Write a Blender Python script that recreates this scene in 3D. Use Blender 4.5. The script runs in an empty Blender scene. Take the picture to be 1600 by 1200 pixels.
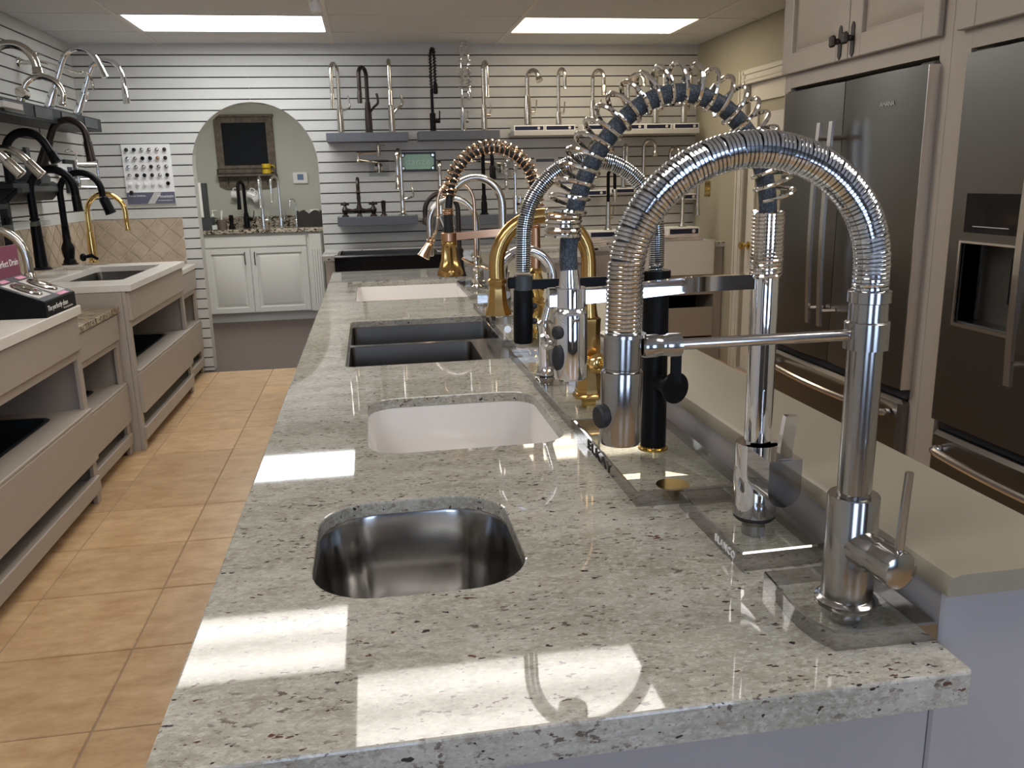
import bpy, bmesh, math, random
from math import pi, sin, cos, sqrt, radians
from mathutils import Vector, Matrix
random.seed(7)
SC = bpy.context.scene
COL = SC.collection

# ------------------------------------------------------------------ camera
FPX, PITCH, YAW, ROLL, CAMZ = 1312.8, .2393, .16087, -.02298, 1.403
FW = Vector((sin(YAW)*cos(PITCH), cos(YAW)*cos(PITCH), -sin(PITCH)))
_r0 = Vector((cos(YAW), -sin(YAW), 0)); _u0 = _r0.cross(FW)
RT = cos(ROLL)*_r0 + sin(ROLL)*_u0
UP = -sin(ROLL)*_r0 + cos(ROLL)*_u0
CAM = Vector((0, 0, CAMZ))
cd = bpy.data.cameras.new('camera'); cam = bpy.data.objects.new('camera', cd); COL.objects.link(cam)
cd.sensor_width = 36; cd.lens = FPX/1600*36; cd.clip_start = .02; cd.clip_end = 60
M = Matrix((RT, UP, -FW)).transposed().to_4x4(); M.translation = CAM
cam.matrix_world = M
SC.camera = cam
def at(px, py, X=None, Y=None, Z=None):
    """point of the room seen at a photo pixel, on the plane X=, Y= or Z="""
    d = RT*(px-800)/FPX + UP*(600-py)/FPX + FW
    if X is not None: t = X/d.x
    elif Y is not None: t = Y/d.y
    else: t = (Z-CAMZ)/d.z
    return CAM + d*t

# ------------------------------------------------------------------ world, exposure
SC.view_settings.view_transform = 'Standard'; SC.view_settings.look = 'None'
SC.view_settings.gamma = 1; SC.view_settings.use_curve_mapping = False
SC.view_settings.exposure = -0.22
SC.cycles.use_denoising = True
SC.cycles.max_bounces = 12; SC.cycles.glossy_bounces = 8; SC.cycles.transparent_max_bounces = 16
SC.cycles.sample_clamp_indirect = 6
W = bpy.data.worlds.new('daylight'); SC.world = W; W.use_nodes = True
W.node_tree.nodes['Background'].inputs[0].default_value = (.56, .70, 1, 1)
W.node_tree.nodes['Background'].inputs[1].default_value = 9.0
LAMP_COOL, LAMP_WARM, LAMP_MID = 12.5, 7.5, 9.0

# ------------------------------------------------------------------ materials
MATS = {}
def _mat(name):
    m = bpy.data.materials.new(name); m.use_nodes = True
    nt = m.node_tree; return m, nt, nt.nodes['Principled BSDF']
def setp(b, **k):
    for n, v in k.items():
        n = {'rough': 'Roughness', 'metal': 'Metallic', 'spec': 'Specular IOR Level', 'coat': 'Coat Weight', 'aniso': 'Anisotropic', 'trans': 'Transmission Weight', 'ior': 'IOR'}.get(n, n)
        b.inputs[n].default_value = v
def plain(name, col, rough=.5, metal=0, spec=.5, noise=0, nscale=30, bump=0, **k):
    m, nt, b = _mat(name)
    b.inputs['Base Color'].default_value = (*col, 1)
    setp(b, rough=rough, metal=metal, spec=spec, **k)
    if noise or bump:
        g = nt.nodes.new('ShaderNodeNewGeometry'); n = nt.nodes.new('ShaderNodeTexNoise')
        n.inputs['Scale'].default_value = nscale; n.inputs['Detail'].default_value = 3
        nt.links.new(g.outputs['Position'], n.inputs['Vector'])
        if noise:
            r = nt.nodes.new('ShaderNodeValToRGB')
            r.color_ramp.elements[0].position = .3; r.color_ramp.elements[1].position = .7
            r.color_ramp.elements[0].color = (*[c*(1-noise) for c in col], 1)
            r.color_ramp.elements[1].color = (*[min(1, c*(1+noise)) for c in col], 1)
            nt.links.new(n.outputs['Fac'], r.inputs['Fac']); nt.links.new(r.outputs['Color'], b.inputs['Base Color'])
        if bump:
            bp = nt.nodes.new('ShaderNodeBump'); bp.inputs['Strength'].default_value = bump; bp.inputs['Distance'].default_value = .002
            nt.links.new(n.outputs['Fac'], bp.inputs['Height']); nt.links.new(bp.outputs['Normal'], b.inputs['Normal'])
    MATS[name] = m; return m
def brushed(name, col, rough, axis=2, amt=.08, scale=400):
    """metal with a fine one-directional brushing"""
    m, nt, b = _mat(name)
    b.inputs['Base Color'].default_value = (*col, 1); setp(b, metal=1, rough=rough)
    g = nt.nodes.new('ShaderNodeNewGeometry'); mp = nt.nodes.new('ShaderNodeMapping'); n = nt.nodes.new('ShaderNodeTexNoise')
    s = [scale]*3; s[axis] = 3
    mp.inputs['Scale'].default_value = s; n.inputs['Scale'].default_value = 1; n.inputs['Detail'].default_value = 2
    nt.links.new(g.outputs['Position'], mp.inputs['Vector']); nt.links.new(mp.outputs['Vector'], n.inputs['Vector'])
    mr = nt.nodes.new('ShaderNodeMapRange'); mr.inputs['To Min'].default_value = rough-amt; mr.inputs['To Max'].default_value = rough+amt
    nt.links.new(n.outputs['Fac'], mr.inputs['Value']); nt.links.new(mr.outputs['Result'], b.inputs['Roughness'])
    MATS[name] = m; return m
def stone(name, c1, c2, dark, mid, big=6, fine=60, spk=90, amount=.1, rough=.06, stretch=(1, 1, 1), spk2=40, clump=.5):
    """polished speckled stone: cloudy ground, clustered dark and brown flecks"""
    m, nt, b = _mat(name); L = nt.links
    setp(b, rough=rough, spec=.5)
    g = nt.nodes.new('ShaderNodeNewGeometry'); mp = nt.nodes.new('ShaderNodeMapping'); mp.inputs['Scale'].default_value = stretch
    L.new(g.outputs['Position'], mp.inputs['Vector'])
    def noise(sc, det=4, ro=.6):
        n = nt.nodes.new('ShaderNodeTexNoise'); n.inputs['Scale'].default_value = sc; n.inputs['Detail'].default_value = det; n.inputs['Roughness'].default_value = ro
        L.new(mp.outputs['Vector'], n.inputs['Vector']); return n.outputs['Fac']
    def ramp(src, p0, p1, a=(0, 0, 0), bcol=(1, 1, 1)):
        r = nt.nodes.new('ShaderNodeValToRGB'); r.color_ramp.elements[0].position = p0; r.color_ramp.elements[1].position = p1
        r.color_ramp.elements[0].color = (*a, 1); r.color_ramp.elements[1].color = (*bcol, 1); L.new(src, r.inputs['Fac']); return r.outputs['Color']
    def mix(f, a, bb, mode='MIX'):
        x = nt.nodes.new('ShaderNodeMix'); x.data_type = 'RGBA'; x.blend_type = mode
        for s, v in ((x.inputs[0], f), (x.inputs[6], a), (x.inputs[7], bb)):
            if isinstance(v, tuple): s.default_value = (*v, 1)
            elif isinstance(v, (int, float)): s.default_value = v
            else: L.new(v, s)
        return x.outputs[2]
    base = ramp(noise(big, 5), .35, .65, c1, c2)
    base = mix(ramp(noise(fine, 5, .75), .38, .66), base, tuple(c*1.22 for c in c1))
    def flecks(sc, thr, seed):
        v = nt.nodes.new('ShaderNodeTexVoronoi'); v.inputs['Scale'].default_value = sc; v.inputs['Randomness'].default_value = 1
        mp2 = nt.nodes.new('ShaderNodeMapping'); mp2.inputs['Location'].default_value = (seed, seed*.7, 0); L.new(mp.outputs['Vector'], mp2.inputs['Vector'])
        nz = nt.nodes.new('ShaderNodeTexNoise'); nz.inputs['Scale'].default_value = sc*2.2; L.new(mp2.outputs['Vector'], nz.inputs['Vector'])
        ad = nt.nodes.new('ShaderNodeVectorMath'); ad.operation = 'MULTIPLY_ADD'; ad.inputs[1].default_value = (1.2/sc,)*3
        L.new(nz.outputs['Color'], ad.inputs[0]); L.new(mp2.outputs['Vector'], ad.inputs[2]); L.new(ad.outputs[0], v.inputs['Vector'])
        sel = nt.nodes.new('ShaderNodeSeparateColor'); L.new(v.outputs['Color'], sel.inputs[0])
        lt = nt.nodes.new('ShaderNodeMath'); lt.operation = 'LESS_THAN'; lt.inputs[1].default_value = thr; L.new(sel.outputs[0], lt.inputs[0])
        d = ramp(v.outputs['Distance'], .18, .34, (1, 1, 1), (0, 0, 0))
        mu = nt.nodes.new('ShaderNodeMath'); mu.operation = 'MULTIPLY'; L.new(lt.outputs[0], mu.inputs[0]); L.new(d, mu.inputs[1]); return mu.outputs[0]
    cl = ramp(noise(spk2*.25, 3), clump-.12, clump+.12)
    f1 = nt.nodes.new('ShaderNodeMath'); f1.operation = 'MULTIPLY'; L.new(flecks(spk, amount, 3.1), f1.inputs[0]); L.new(cl, f1.inputs[1])
    base = mix(flecks(spk*1.5, amount*1.6, 8.7), base, mid)
    base = mix(f1.outputs[0], base, dark)
    base = mix(flecks(spk2, amount*.35, 1.7), base, dark)
    L.new(base, b.inputs['Base Color'])
    MATS[name] = m; return m
def emit(name, col, strength, tubes=True):
    m, nt, b = _mat(name); b.inputs['Base Color'].default_value = (.9, .9, .9, 1)
    b.inputs['Emission Color'].default_value = (*col, 1); b.inputs['Emission Strength'].default_value = strength
    if tubes:   # two fluorescent tubes glow through the prismatic lens
        tc = nt.nodes.new('ShaderNodeTexCoord'); sx = nt.nodes.new('ShaderNodeSeparateXYZ'); nt.links.new(tc.outputs['Object'], sx.inputs[0])
        mm = nt.nodes.new('ShaderNodeMath'); mm.operation = 'MULTIPLY'; mm.inputs[1].default_value = 2*pi/.29; nt.links.new(sx.outputs['Y'], mm.inputs[0])
        cs = nt.nodes.new('ShaderNodeMath'); cs.operation = 'COSINE'; nt.links.new(mm.outputs[0], cs.inputs[0])
        mr = nt.nodes.new('ShaderNodeMapRange'); mr.inputs['From Min'].default_value = -1
        mr.inputs['To Min'].default_value = strength*1.35; mr.inputs['To Max'].default_value = strength*.75
        nt.links.new(cs.outputs[0], mr.inputs['Value']); nt.links.new(mr.outputs['Result'], b.inputs['Emission Strength'])
    MATS[name] = m; return m
def clear(name, tint=(.95, .96, .96), rough=.01, ior=1.49):
    """clear acrylic or glass: see-through body with a Fresnel gloss"""
    m = bpy.data.materials.new(name); m.use_nodes = True; nt = m.node_tree; nt.nodes.clear()
    o = nt.nodes.new('ShaderNodeOutputMaterial'); t = nt.nodes.new('ShaderNodeBsdfTransparent'); gl = nt.nodes.new('ShaderNodeBsdfGlossy')
    f = nt.nodes.new('ShaderNodeFresnel'); mx = nt.nodes.new('ShaderNodeMixShader')
    t.inputs[0].default_value = (*tint, 1); gl.inputs['Roughness'].default_value = rough; f.inputs['IOR'].default_value = ior
    ge = nt.nodes.new('ShaderNodeNewGeometry'); sb = nt.nodes.new('ShaderNodeMath'); sb.operation = 'SUBTRACT'; sb.inputs[0].default_value = 1
    mu = nt.nodes.new('ShaderNodeMath'); mu.operation = 'MULTIPLY'; nt.links.new(ge.outputs['Backfacing'], sb.inputs[1])
    nt.links.new(f.outputs[0], mu.inputs[0]); nt.links.new(sb.outputs[0], mu.inputs[1])
    nt.links.new(mu.outputs[0], mx.inputs[0]); nt.links.new(t.outputs[0], mx.inputs[1]); nt.links.new(gl.outputs[0], mx.inputs[2]); nt.links.new(mx.outputs[0], o.inputs[0])
    MATS[name] = m; return m

plain('slat', (.56, .55, .515), .45, noise=.02, nscale=8)
plain('groove', (.06, .05, .045), .8)  # brown board inside the slat grooves, darkened for the shade in them
plain('wall_dark', (.07, .07, .075), .6)
plain('wall_paint', (.41, .375, .285), .7, noise=.02, nscale=5)
plain('hall_paint', (.50, .505, .455), .7, noise=.02, nscale=5)
plain('ceiling_tile', (.66, .665, .675), .9, noise=.03, nscale=160, bump=.2)
plain('grid', (.70, .68, .66), .5)
plain('trim_white', (.70, .66, .58), .4)
plain('cab_beige', (.375, .32, .262), .45, noise=.015, nscale=4)
plain('cab_taupe', (.385, .335, .285), .45, noise=.015, nscale=4)
plain('cab_white', (.68, .67, .64), .4)
plain('cab_grey', (.37, .35, .345), .55, noise=.02, nscale=3)
plain('cab_dark', (.21, .22, .24), .6)
plain('laminate', (.27, .24, .18), .38, noise=.02, nscale=200)
plain('quartz', (.74, .70, .64), .25, noise=.03, nscale=12)
plain('fireclay', (.82, .79, .76), .08, coat=.4)
plain('biscuit', (.86, .82, .78), .1, coat=.3)
plain('floor_tile_dummy', (.5, .3, .15))
plain('grout', (.34, .25, .165), .9)
plain('hall_vinyl', (.085, .055, .045), .35, noise=.25, nscale=14)
plain('tile_grout', (.56, .49, .39), .9)
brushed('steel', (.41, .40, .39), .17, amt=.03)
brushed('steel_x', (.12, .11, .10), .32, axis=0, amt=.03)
brushed('fridge_steel', (.215, .20, .182), .30, axis=2, amt=.012, scale=500)
plain('fridge_side', (.10, .09, .08), .4, metal=.6)
plain('fridge_trim', (.75, .70, .66), .2, metal=1)
brushed('nickel', (.60, .57, .52), .18, amt=.03)
plain('nickel_pol', (.74, .70, .64), .08, metal=1)
plain('chrome_dark', (.55, .55, .57), .06, metal=1)
plain('steel_rod', (.55, .53, .51), .14, metal=1)
plain('chrome', (.80, .80, .82), .035, metal=1)
plain('spring_steel', (.66, .675, .69), .11, metal=1)
plain('spring_dark', (.035, .034, .033), .45, metal=.5)
plain('black_matte', (.004, .004, .005), .36, spec=.14)
plain('black_gloss', (.006, .006, .008), .08, spec=.3)
plain('bronze', (.045, .034, .030), .35, metal=.7)
plain('gold_brushed', (.55, .345, .125), .21, metal=1)
plain('gold_pol', (.80, .55, .20), .10, metal=1)
plain('copper', (.60, .34, .20), .28, metal=1)
plain('rose', (.78, .56, .38), .10, metal=1)
plain('brass', (.62, .44, .14), .2, metal=1)
plain('pewter', (.06, .05, .045), .35, metal=.8)
plain('rubber', (.015, .015, .017), .6)
plain('hose_black', (.012, .012, .012), .6)
plain('shelf_grey', (.105, .11, .125), .5, noise=.06, nscale=60)
plain('shelf_black', (.014, .017, .020), .45, spec=.3)
plain('shelf_face', (.042, .048, .052), .4)
plain('shelf_light', (.48, .46, .43), .5)
plain('navy', (.012, .014, .04), .35)
plain('white', (.80, .79, .77), .5)
plain('white_gloss', (.82, .82, .81), .12)
plain('paper', (.66, .63, .60), .8)
plain('pink', (.66, .28, .40), .5)
plain('plum', (.22, .055, .10), .5)
plain('yellow', (.75, .50, .02), .25)
plain('slate_blue', (.105, .105, .15), .5)
plain('sign_green', (.45, .72, .52), .35)
plain('sign_letter', (.70, .88, .74), .4)
plain('chalk', (.008, .010, .014), .7, spec=.2)
plain('barn_wood', (.13, .105, .082), .7, noise=.35, nscale=25)
plain('wicker', (.022, .018, .016), .6, noise=.4, nscale=220, bump=.8)
plain('pot_brown', (.14, .11, .09), .5)
plain('lcd', (.12, .20, .32), .3)
plain('ink', (.012, .012, .012), .5)
plain('magazine', (.55, .42, .38), .5, noise=.3, nscale=18)
plain('red_print', (.55, .10, .14), .5)
def acrylic_mat():   # thick clear acrylic: half of the light is bent, half passes straight
    m, nt, b = _mat('acrylic'); b.inputs['Base Color'].default_value = (.985, 1, .99, 1); setp(b, rough=0, trans=1, ior=1.49)
    t = nt.nodes.new('ShaderNodeBsdfTransparent'); t.inputs[0].default_value = (.965, .97, .97, 1); mx = nt.nodes.new('ShaderNodeMixShader'); mx.inputs[0].default_value = .66
    nt.links.new(b.outputs[0], mx.inputs[1]); nt.links.new(t.outputs[0], mx.inputs[2]); nt.links.new(mx.outputs[0], nt.nodes['Material Output'].inputs[0]); MATS['acrylic'] = m
acrylic_mat()
def acrylic_edge_mat():   # polished cut edge of a thick acrylic plate: grey, partly mirror-like from inside
    m = bpy.data.materials.new('acrylic_edge'); m.use_nodes = True; nt = m.node_tree; nt.nodes.clear()
    o = nt.nodes.new('ShaderNodeOutputMaterial'); t = nt.nodes.new('ShaderNodeBsdfTransparent'); g = nt.nodes.new('ShaderNodeBsdfGlossy'); mx = nt.nodes.new('ShaderNodeMixShader')
    t.inputs[0].default_value = (.47, .45, .46, 1); g.inputs['Color'].default_value = (.9, .9, .9, 1); g.inputs['Roughness'].default_value = .03; mx.inputs[0].default_value = .3
    nt.links.new(t.outputs[0], mx.inputs[1]); nt.links.new(g.outputs[0], mx.inputs[2]); nt.links.new(mx.outputs[0], o.inputs[0]); MATS['acrylic_edge'] = m
acrylic_edge_mat()
clear('acrylic_face', (.97, .975, .97)); clear('glass', (.9, .92, .92)); clear('soap', (.85, .88, .9))
def speckled(name, g0, g1, cloud, pale, grain, brown, black, rust, k=1, rough=.035, spec=.4, more=0):
    """polished pale granite: clouded ground, fine grain, streaky clusters of brown and black flecks"""
    m, nt, b = _mat(name); L = nt.links; setp(b, rough=rough, spec=spec)
    g = nt.nodes.new('ShaderNodeNewGeometry'); mp = nt.nodes.new('ShaderNodeMapping'); mp.inputs['Scale'].default_value = (.62, 1.15, 1); mp.inputs['Rotation'].default_value = (0, 0, .35)
    L.new(g.outputs['Position'], mp.inputs['Vector'])
    def noise(sc, det=4, ro=.6, off=0):
        n = nt.nodes.new('ShaderNodeTexNoise'); n.inputs['Scale'].default_value = sc*k; n.inputs['Detail'].default_value = det; n.inputs['Roughness'].default_value = ro
        o = nt.nodes.new('ShaderNodeVectorMath'); o.inputs[1].default_value = (off, off*.6, off*.3); L.new(mp.outputs['Vector'], o.inputs[0]); L.new(o.outputs[0], n.inputs['Vector']); return n.outputs['Fac']
    def ramp(src, p0, p1, a=(0, 0, 0), c=(1, 1, 1)):
        r = nt.nodes.new('ShaderNodeValToRGB'); e = r.color_ramp.elements; e[0].position = p0; e[1].position = p1; e[0].color = (*a, 1); e[1].color = (*c, 1); L.new(src, r.inputs['Fac']); return r.outputs['Color']
    def mul(a, c):
        x = nt.nodes.new('ShaderNodeMath'); x.operation = 'MULTIPLY'
        for s_, v in ((x.inputs[0], a), (x.inputs[1], c)):
            if isinstance(v, float): s_.default_value = v
            else: L.new(v, s_)
        return x.outputs[0]
    def mix(f, a, c):
        x = nt.nodes.new('ShaderNodeMix'); x.data_type = 'RGBA'; L.new(f, x.inputs[0])
        for s_, v in ((x.inputs[6], a), (x.inputs[7], c)):
            if isinstance(v, tuple): s_.default_value = (*v, 1)
            else: L.new(v, s_)
        return x.outputs[2]
    col = ramp(noise(5, 5), .36, .64, g0, g1)
    col = mix(mul(ramp(noise(26, 6, .72, 4), .47, .66), .75), col, cloud)
    col = mix(mul(ramp(noise(120, 4, .7, 9), .48, .66), .55), col, pale)
    col = mix(mul(ramp(noise(210, 3, .6, 2), .58, .68), .55), col, grain)
    cl = ramp(noise(13, 3, .6, 13), .44, .60)
    col = mix(mul(mul(ramp(noise(85, 3, .55, 21), .60-more, .645-more), cl), .9), col, brown)
    col = mix(ramp(noise(58, 2, .5, 33), .705-more, .725-more), col, black)
    col = mix(ramp(noise(70, 2, .5, 41), .715-more, .735-more), col, rust)
    L.new(col, b.inputs['Base Color']); MATS[name] = m
speckled('granite_island', (.31, .30, .25), (.46, .44, .385), (.235, .215, .17), (.62, .60, .54), (.17, .15, .125), (.10, .078, .065), (.03, .026, .026), (.10, .05, .035), 1.5, .035, .40, .012)
speckled('granite_gold', (.30, .22, .115), (.48, .40, .26), (.20, .125, .06), (.62, .54, .40), (.12, .08, .045), (.05, .032, .02), (.012, .01, .01), (.16, .07, .03), .8, .08, .5, .12)
speckled('granite_hall', (.40, .36, .28), (.55, .51, .42), (.27, .22, .16), (.66, .62, .54), (.15, .12, .09), (.05, .04, .03), (.015, .013, .012), (.14, .08, .05), .9, .08, .5, .12)
speckled('granite_pale', (.46, .445, .41), (.60, .58, .54), (.36, .34, .31), (.68, .66, .62), (.25, .23, .21), (.15, .13, .12), (.04, .035, .035), (.16, .11, .09), .7, .08, .5, .05)
stone('travertine', (.36, .275, .19), (.52, .43, .325), (.25, .17, .115), (.32, .23, .155), big=8, fine=22, spk=50, amount=.2, rough=.35)
# terracotta floor tile: clouded colour, a little different from tile to tile
def floor_tile_mat():
    m, nt, b = _mat('floor_tile'); L = nt.links; setp(b, rough=.32, spec=.4)
    g = nt.nodes.new('ShaderNodeNewGeometry'); mp = nt.nodes.new('ShaderNodeMapping'); mp.inputs['Scale'].default_value = (1, 1.8, 1); L.new(g.outputs['Position'], mp.inputs['Vector'])
    n = nt.nodes.new('ShaderNodeTexNoise'); n.inputs['Scale'].default_value = 7; n.inputs['Detail'].default_value = 7; n.inputs['Roughness'].default_value = .68; L.new(mp.outputs['Vector'], n.inputs['Vector'])
    r = nt.nodes.new('ShaderNodeValToRGB'); e = r.color_ramp.elements; e[0].position = .3; e[1].position = .7
    e[0].color = (.40, .235, .108, 1); e[1].color = (.63, .44, .25, 1); L.new(n.outputs['Fac'], r.inputs['Fac'])
    oi = nt.nodes.new('ShaderNodeObjectInfo'); hs = nt.nodes.new('ShaderNodeHueSaturation')
    mr = nt.nodes.new('ShaderNodeMapRange'); mr.inputs['To Min'].default_value = .9; mr.inputs['To Max'].default_value = 1.1; L.new(oi.outputs['Random'], mr.inputs['Value'])
    L.new(mr.outputs['Result'], hs.inputs['Value']); L.new(r.outputs['Color'], hs.inputs['Color']); L.new(hs.outputs['Color'], b.inputs['Base Color'])
    bp = nt.nodes.new('ShaderNodeBump'); bp.inputs['Strength'].default_value = .25; bp.inputs['Distance'].default_value = .002; L.new(n.outputs['Fac'], bp.inputs['Height']); L.new(bp.outputs['Normal'], b.inputs['Normal'])
    MATS['floor_tile'] = m
floor_tile_mat()
def braid_mat():   # braided hose: fine diagonal weave
    m, nt, b = _mat('braid'); setp(b, rough=.55)
    g = nt.nodes.new('ShaderNodeNewGeometry'); n = nt.nodes.new('ShaderNodeTexVoronoi'); n.inputs['Scale'].default_value = 330
    nt.links.new(g.outputs['Position'], n.inputs['Vector']); r = nt.nodes.new('ShaderNodeValToRGB')
    r.color_ramp.elements[0].color = (.085, .105, .13, 1); r.color_ramp.elements[1].color = (.025, .032, .042, 1); r.color_ramp.elements[0].position = .1; r.color_ramp.elements[1].position = .6
    nt.links.new(n.outputs['Distance'], r.inputs['Fac']); nt.links.new(r.outputs['Color'], b.inputs['Base Color']); MATS['braid'] = m
braid_mat()
emit('lamp_cool', (.93, .97, 1), LAMP_COOL); emit('lamp_warm', (1, .86, .64), LAMP_WARM); emit('lamp_hall', (1, .97, .92), 30, False); emit('lamp_mid', (1, .95, .89), LAMP_MID)

# ------------------------------------------------------------------ mesh helpers
class MB:
    def __init__(s): s.v = []; s.f = []
    def add(s, vs, fs):
        o = len(s.v); s.v += [tuple(p) for p in vs]; s.f += [tuple(i+o for i in f) for f in fs]; return s
    def box(s, x0, x1, y0, y1, z0, z1, b=0):
        if x0 > x1: x0, x1 = x1, x0
        if y0 > y1: y0, y1 = y1, y0
        if z0 > z1: z0, z1 = z1, z0
        if not b:
            return s.add([(x, y, z) for x in (x0, x1) for y in (y0, y1) for z in (z0, z1)],
                         [(0, 1, 3, 2), (4, 6, 7, 5), (0, 4, 5, 1), (2, 3, 7, 6), (0, 2, 6, 4), (1, 5, 7, 3)])
        b = min(b, (x1-x0)*.49, (y1-y0)*.49, (z1-z0)*.49)
        vs = []; idx = {}
        for i, x in enumerate((x0, x1)):
            for j, y in enumerate((y0, y1)):
                for k, z in enumerate((z0, z1)):
                    sx, sy, sz = 1-2*i, 1-2*j, 1-2*k
                    for a in range(3):
                        idx[i, j, k, a] = len(vs)
                        vs.append((x+(0 if a == 0 else sx*b), y+(0 if a == 1 else sy*b), z+(0 if a == 2 else sz*b)))
        fs = []
        q = lambda *c: fs.append(tuple(idx[t] for t in c))
        for i in (0, 1):
            c = [(i, 0, 0, 0), (i, 0, 1, 0), (i, 1, 1, 0), (i, 1, 0, 0)]; q(*(c if i == 0 else c[::-1]))
            c = [(0, i, 0, 1), (1, i, 0, 1), (1, i, 1, 1), (0, i, 1, 1)]; q(*(c if i == 0 else c[::-1]))
            c = [(0, 0, i, 2), (0, 1, i, 2), (1, 1, i, 2), (1, 0, i, 2)]; q(*(c if i == 0 else c[::-1]))
        for p in (0, 1):
            for r in (0, 1):
                q((p, r, 0, 0), (p, r, 1, 0), (p, r, 1, 1), (p, r, 0, 1))
                q((p, 0, r, 0), (p, 1, r, 0), (p, 1, r, 2), (p, 0, r, 2))
                q((0, p, r, 1), (1, p, r, 1), (1, p, r, 2), (0, p, r, 2))
        for i in (0, 1):
            for j in (0, 1):
                for k in (0, 1): q((i, j, k, 0), (i, j, k, 1), (i, j, k, 2))
        return s.add(vs, fs)
    def rings(s, R, close0=True, close1=True, loop=False):
        n = len(R[0]); vs = [p for r in R for p in r]; fs = []
        m = len(R)
        for a in range(m if loop else m-1):
            b = (a+1) % m
            for i in range(n):
                j = (i+1) % n; fs.append((a*n+i, a*n+j, b*n+j, b*n+i))
        if not loop:
            if close0: fs.append(tuple(range(n))[::-1])
            if close1: fs.append(tuple((m-1)*n+i for i in range(n)))
        return s.add(vs, fs)
    def lathe(s, prof, n=20, o=(0, 0, 0), d=(0, 0, 1), c0=True, c1=True, rot=0):
        """profile of (radius, distance along d) turned about the axis d through o"""
        d = Vector(d).normalized(); o = Vector(o)
        a = Vector((1, 0, 0)) if abs(d.x) < .9 else Vector((0, 1, 0))
        u = (a - d*a.dot(d)).normalized(); w = d.cross(u)
        R = [[o + d*h + (u*cos(rot+2*pi*i/n) + w*sin(rot+2*pi*i/n))*max(r, 1e-5) for i in range(n)] for r, h in prof]
        return s.rings(R, c0, c1)
    def cyl(s, p0, p1, r0, r1=None, n=14):
        p0 = Vector(p0); p1 = Vector(p1); L = (p1-p0).length
        return s.lathe([(r0, 0), (r0 if r1 is None else r1, L)], n, p0, p1-p0)
    def tube(s, path, r, n=12, caps=True, sq=None):
        P = [Vector(p) for p in path]; m = len(P)
        rs = r if isinstance(r, (list, tuple)) else [r]*m
        T = [((P[min(i+1, m-1)]-P[max(i-1, 0)]).normalized()) for i in range(m)]
        a = Vector((0, 1, 0)) if abs(T[0].y) < .9 else Vector((1, 0, 0))
        u = (a - T[0]*a.dot(T[0])).normalized(); R = []
        for i in range(m):
            u = (u - T[i]*u.dot(T[i])).normalized(); w = T[i].cross(u)
            if sq: R.append([P[i]+u*a_*sq[0]+w*b_*sq[1] for a_, b_ in ((-1, -1), (1, -1), (1, 1), (-1, 1))])
            else: R.append([P[i]+(u*cos(2*pi*k/n)+w*sin(2*pi*k/n))*rs[i] for k in range(n)])
        return s.rings(R, caps, caps)
    def sphere(s, c, r, n=12, sz=1):
        return s.lathe([(r*sin(pi*i/n), -r*sz*cos(pi*i/n)) for i in range(n+1)], n+4, c, c0=False, c1=False)
    def prism(s, poly, h0, h1, pl='xy'):
        f = {'xy': lambda a, b, h: (a, b, h), 'xz': lambda a, b, h: (a, h, b), 'yz': lambda a, b, h: (h, a, b)}[pl]
        n = len(poly)
        s.add([f(a, b, h0) for a, b in poly] + [f(a, b, h1) for a, b in poly],
              [tuple(range(n))[::-1], tuple(range(n, 2*n))] + [(i, (i+1) % n, n+(i+1) % n, n+i) for i in range(n)])
        return s
    def coil(s, path, r, turns, wire, n=6, per=18, off=0, ph=0, r1=None):
        """helix wound round a path"""
        P = resample(path, max(60, int(turns*6))); m = len(P)
        N = int(turns*per); pts = []
        for k in range(N+1):
            t = k/N*(m-1); i = min(int(t), m-2); f = t-i
            c = P[i].lerp(P[i+1], f); T = (P[i+1]-P[i]).normalized()
            B = Vector((0, 1, 0)); nn = B.cross(T).normalized(); th = ph+2*pi*turns*k/N
            rr = r if r1 is None else r+(r1-r)*k/N
            pts.append(c + (nn*cos(th)+B*sin(th))*rr + nn*off)
        return s.tube(pts, wire, n)
    def xf(s, mtx):
        s.v = [tuple(mtx @ Vector(p)) for p in s.v]; return s
    def mesh(s, name, ang=35):
        me = bpy.data.meshes.new(name); me.from_pydata(s.v, [], s.f)
        bm = bmesh.new(); bm.from_mesh(me); bmesh.ops.recalc_face_normals(bm, faces=bm.faces); bm.to_mesh(me); bm.free()
        me.polygons.foreach_set('use_smooth', [True]*len(me.polygons)); me.set_sharp_from_angle(angle=radians(ang)); return me
    def build(s, name, mat, parent=None, label=None, loc=None, ang=35):
        return link(name, s.mesh(name, ang), mat, parent, label, loc)
def link(name, me, mat, parent=None, label=None, loc=None):
    if mat and not me.materials: me.materials.append(MATS[mat])
    o = bpy.data.objects.new(name, me); COL.objects.link(o)
    if parent is not None: o.parent = parent
    if label: o['label'] = label
    if loc: o.location = loc
    return o
def resample(path, n):
    P = [Vector(p) for p in path]; L = [0]
    for a, b in zip(P, P[1:]): L.append(L[-1]+(b-a).length)
    out = []; j = 0
    for k in range(n):
        d = L[-1]*k/(n-1)
        while j < len(P)-2 and L[j+1] < d: j += 1
        out.append(P[j].lerp(P[j+1], (d-L[j])/max(1e-9, L[j+1]-L[j])))
    return out
def smooth(pts, n=40):
    """Catmull-Rom through points"""
    P = [Vector(p) for p in pts]; P = [P[0]*2-P[1]] + P + [P[-1]*2-P[-2]]; out = []
    seg = len(P)-3; per = max(3, n//seg)
    for i in range(1, len(P)-2):
        for k in range(per):
            t = k/per; a, b, c, d = P[i-1], P[i], P[i+1], P[i+2]
            out.append(.5*((2*b)+(c-a)*t+(2*a-5*b+4*c-d)*t*t+(3*b-a-3*c+d)*t**3))
    out.append(P[-2]); return out
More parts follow.
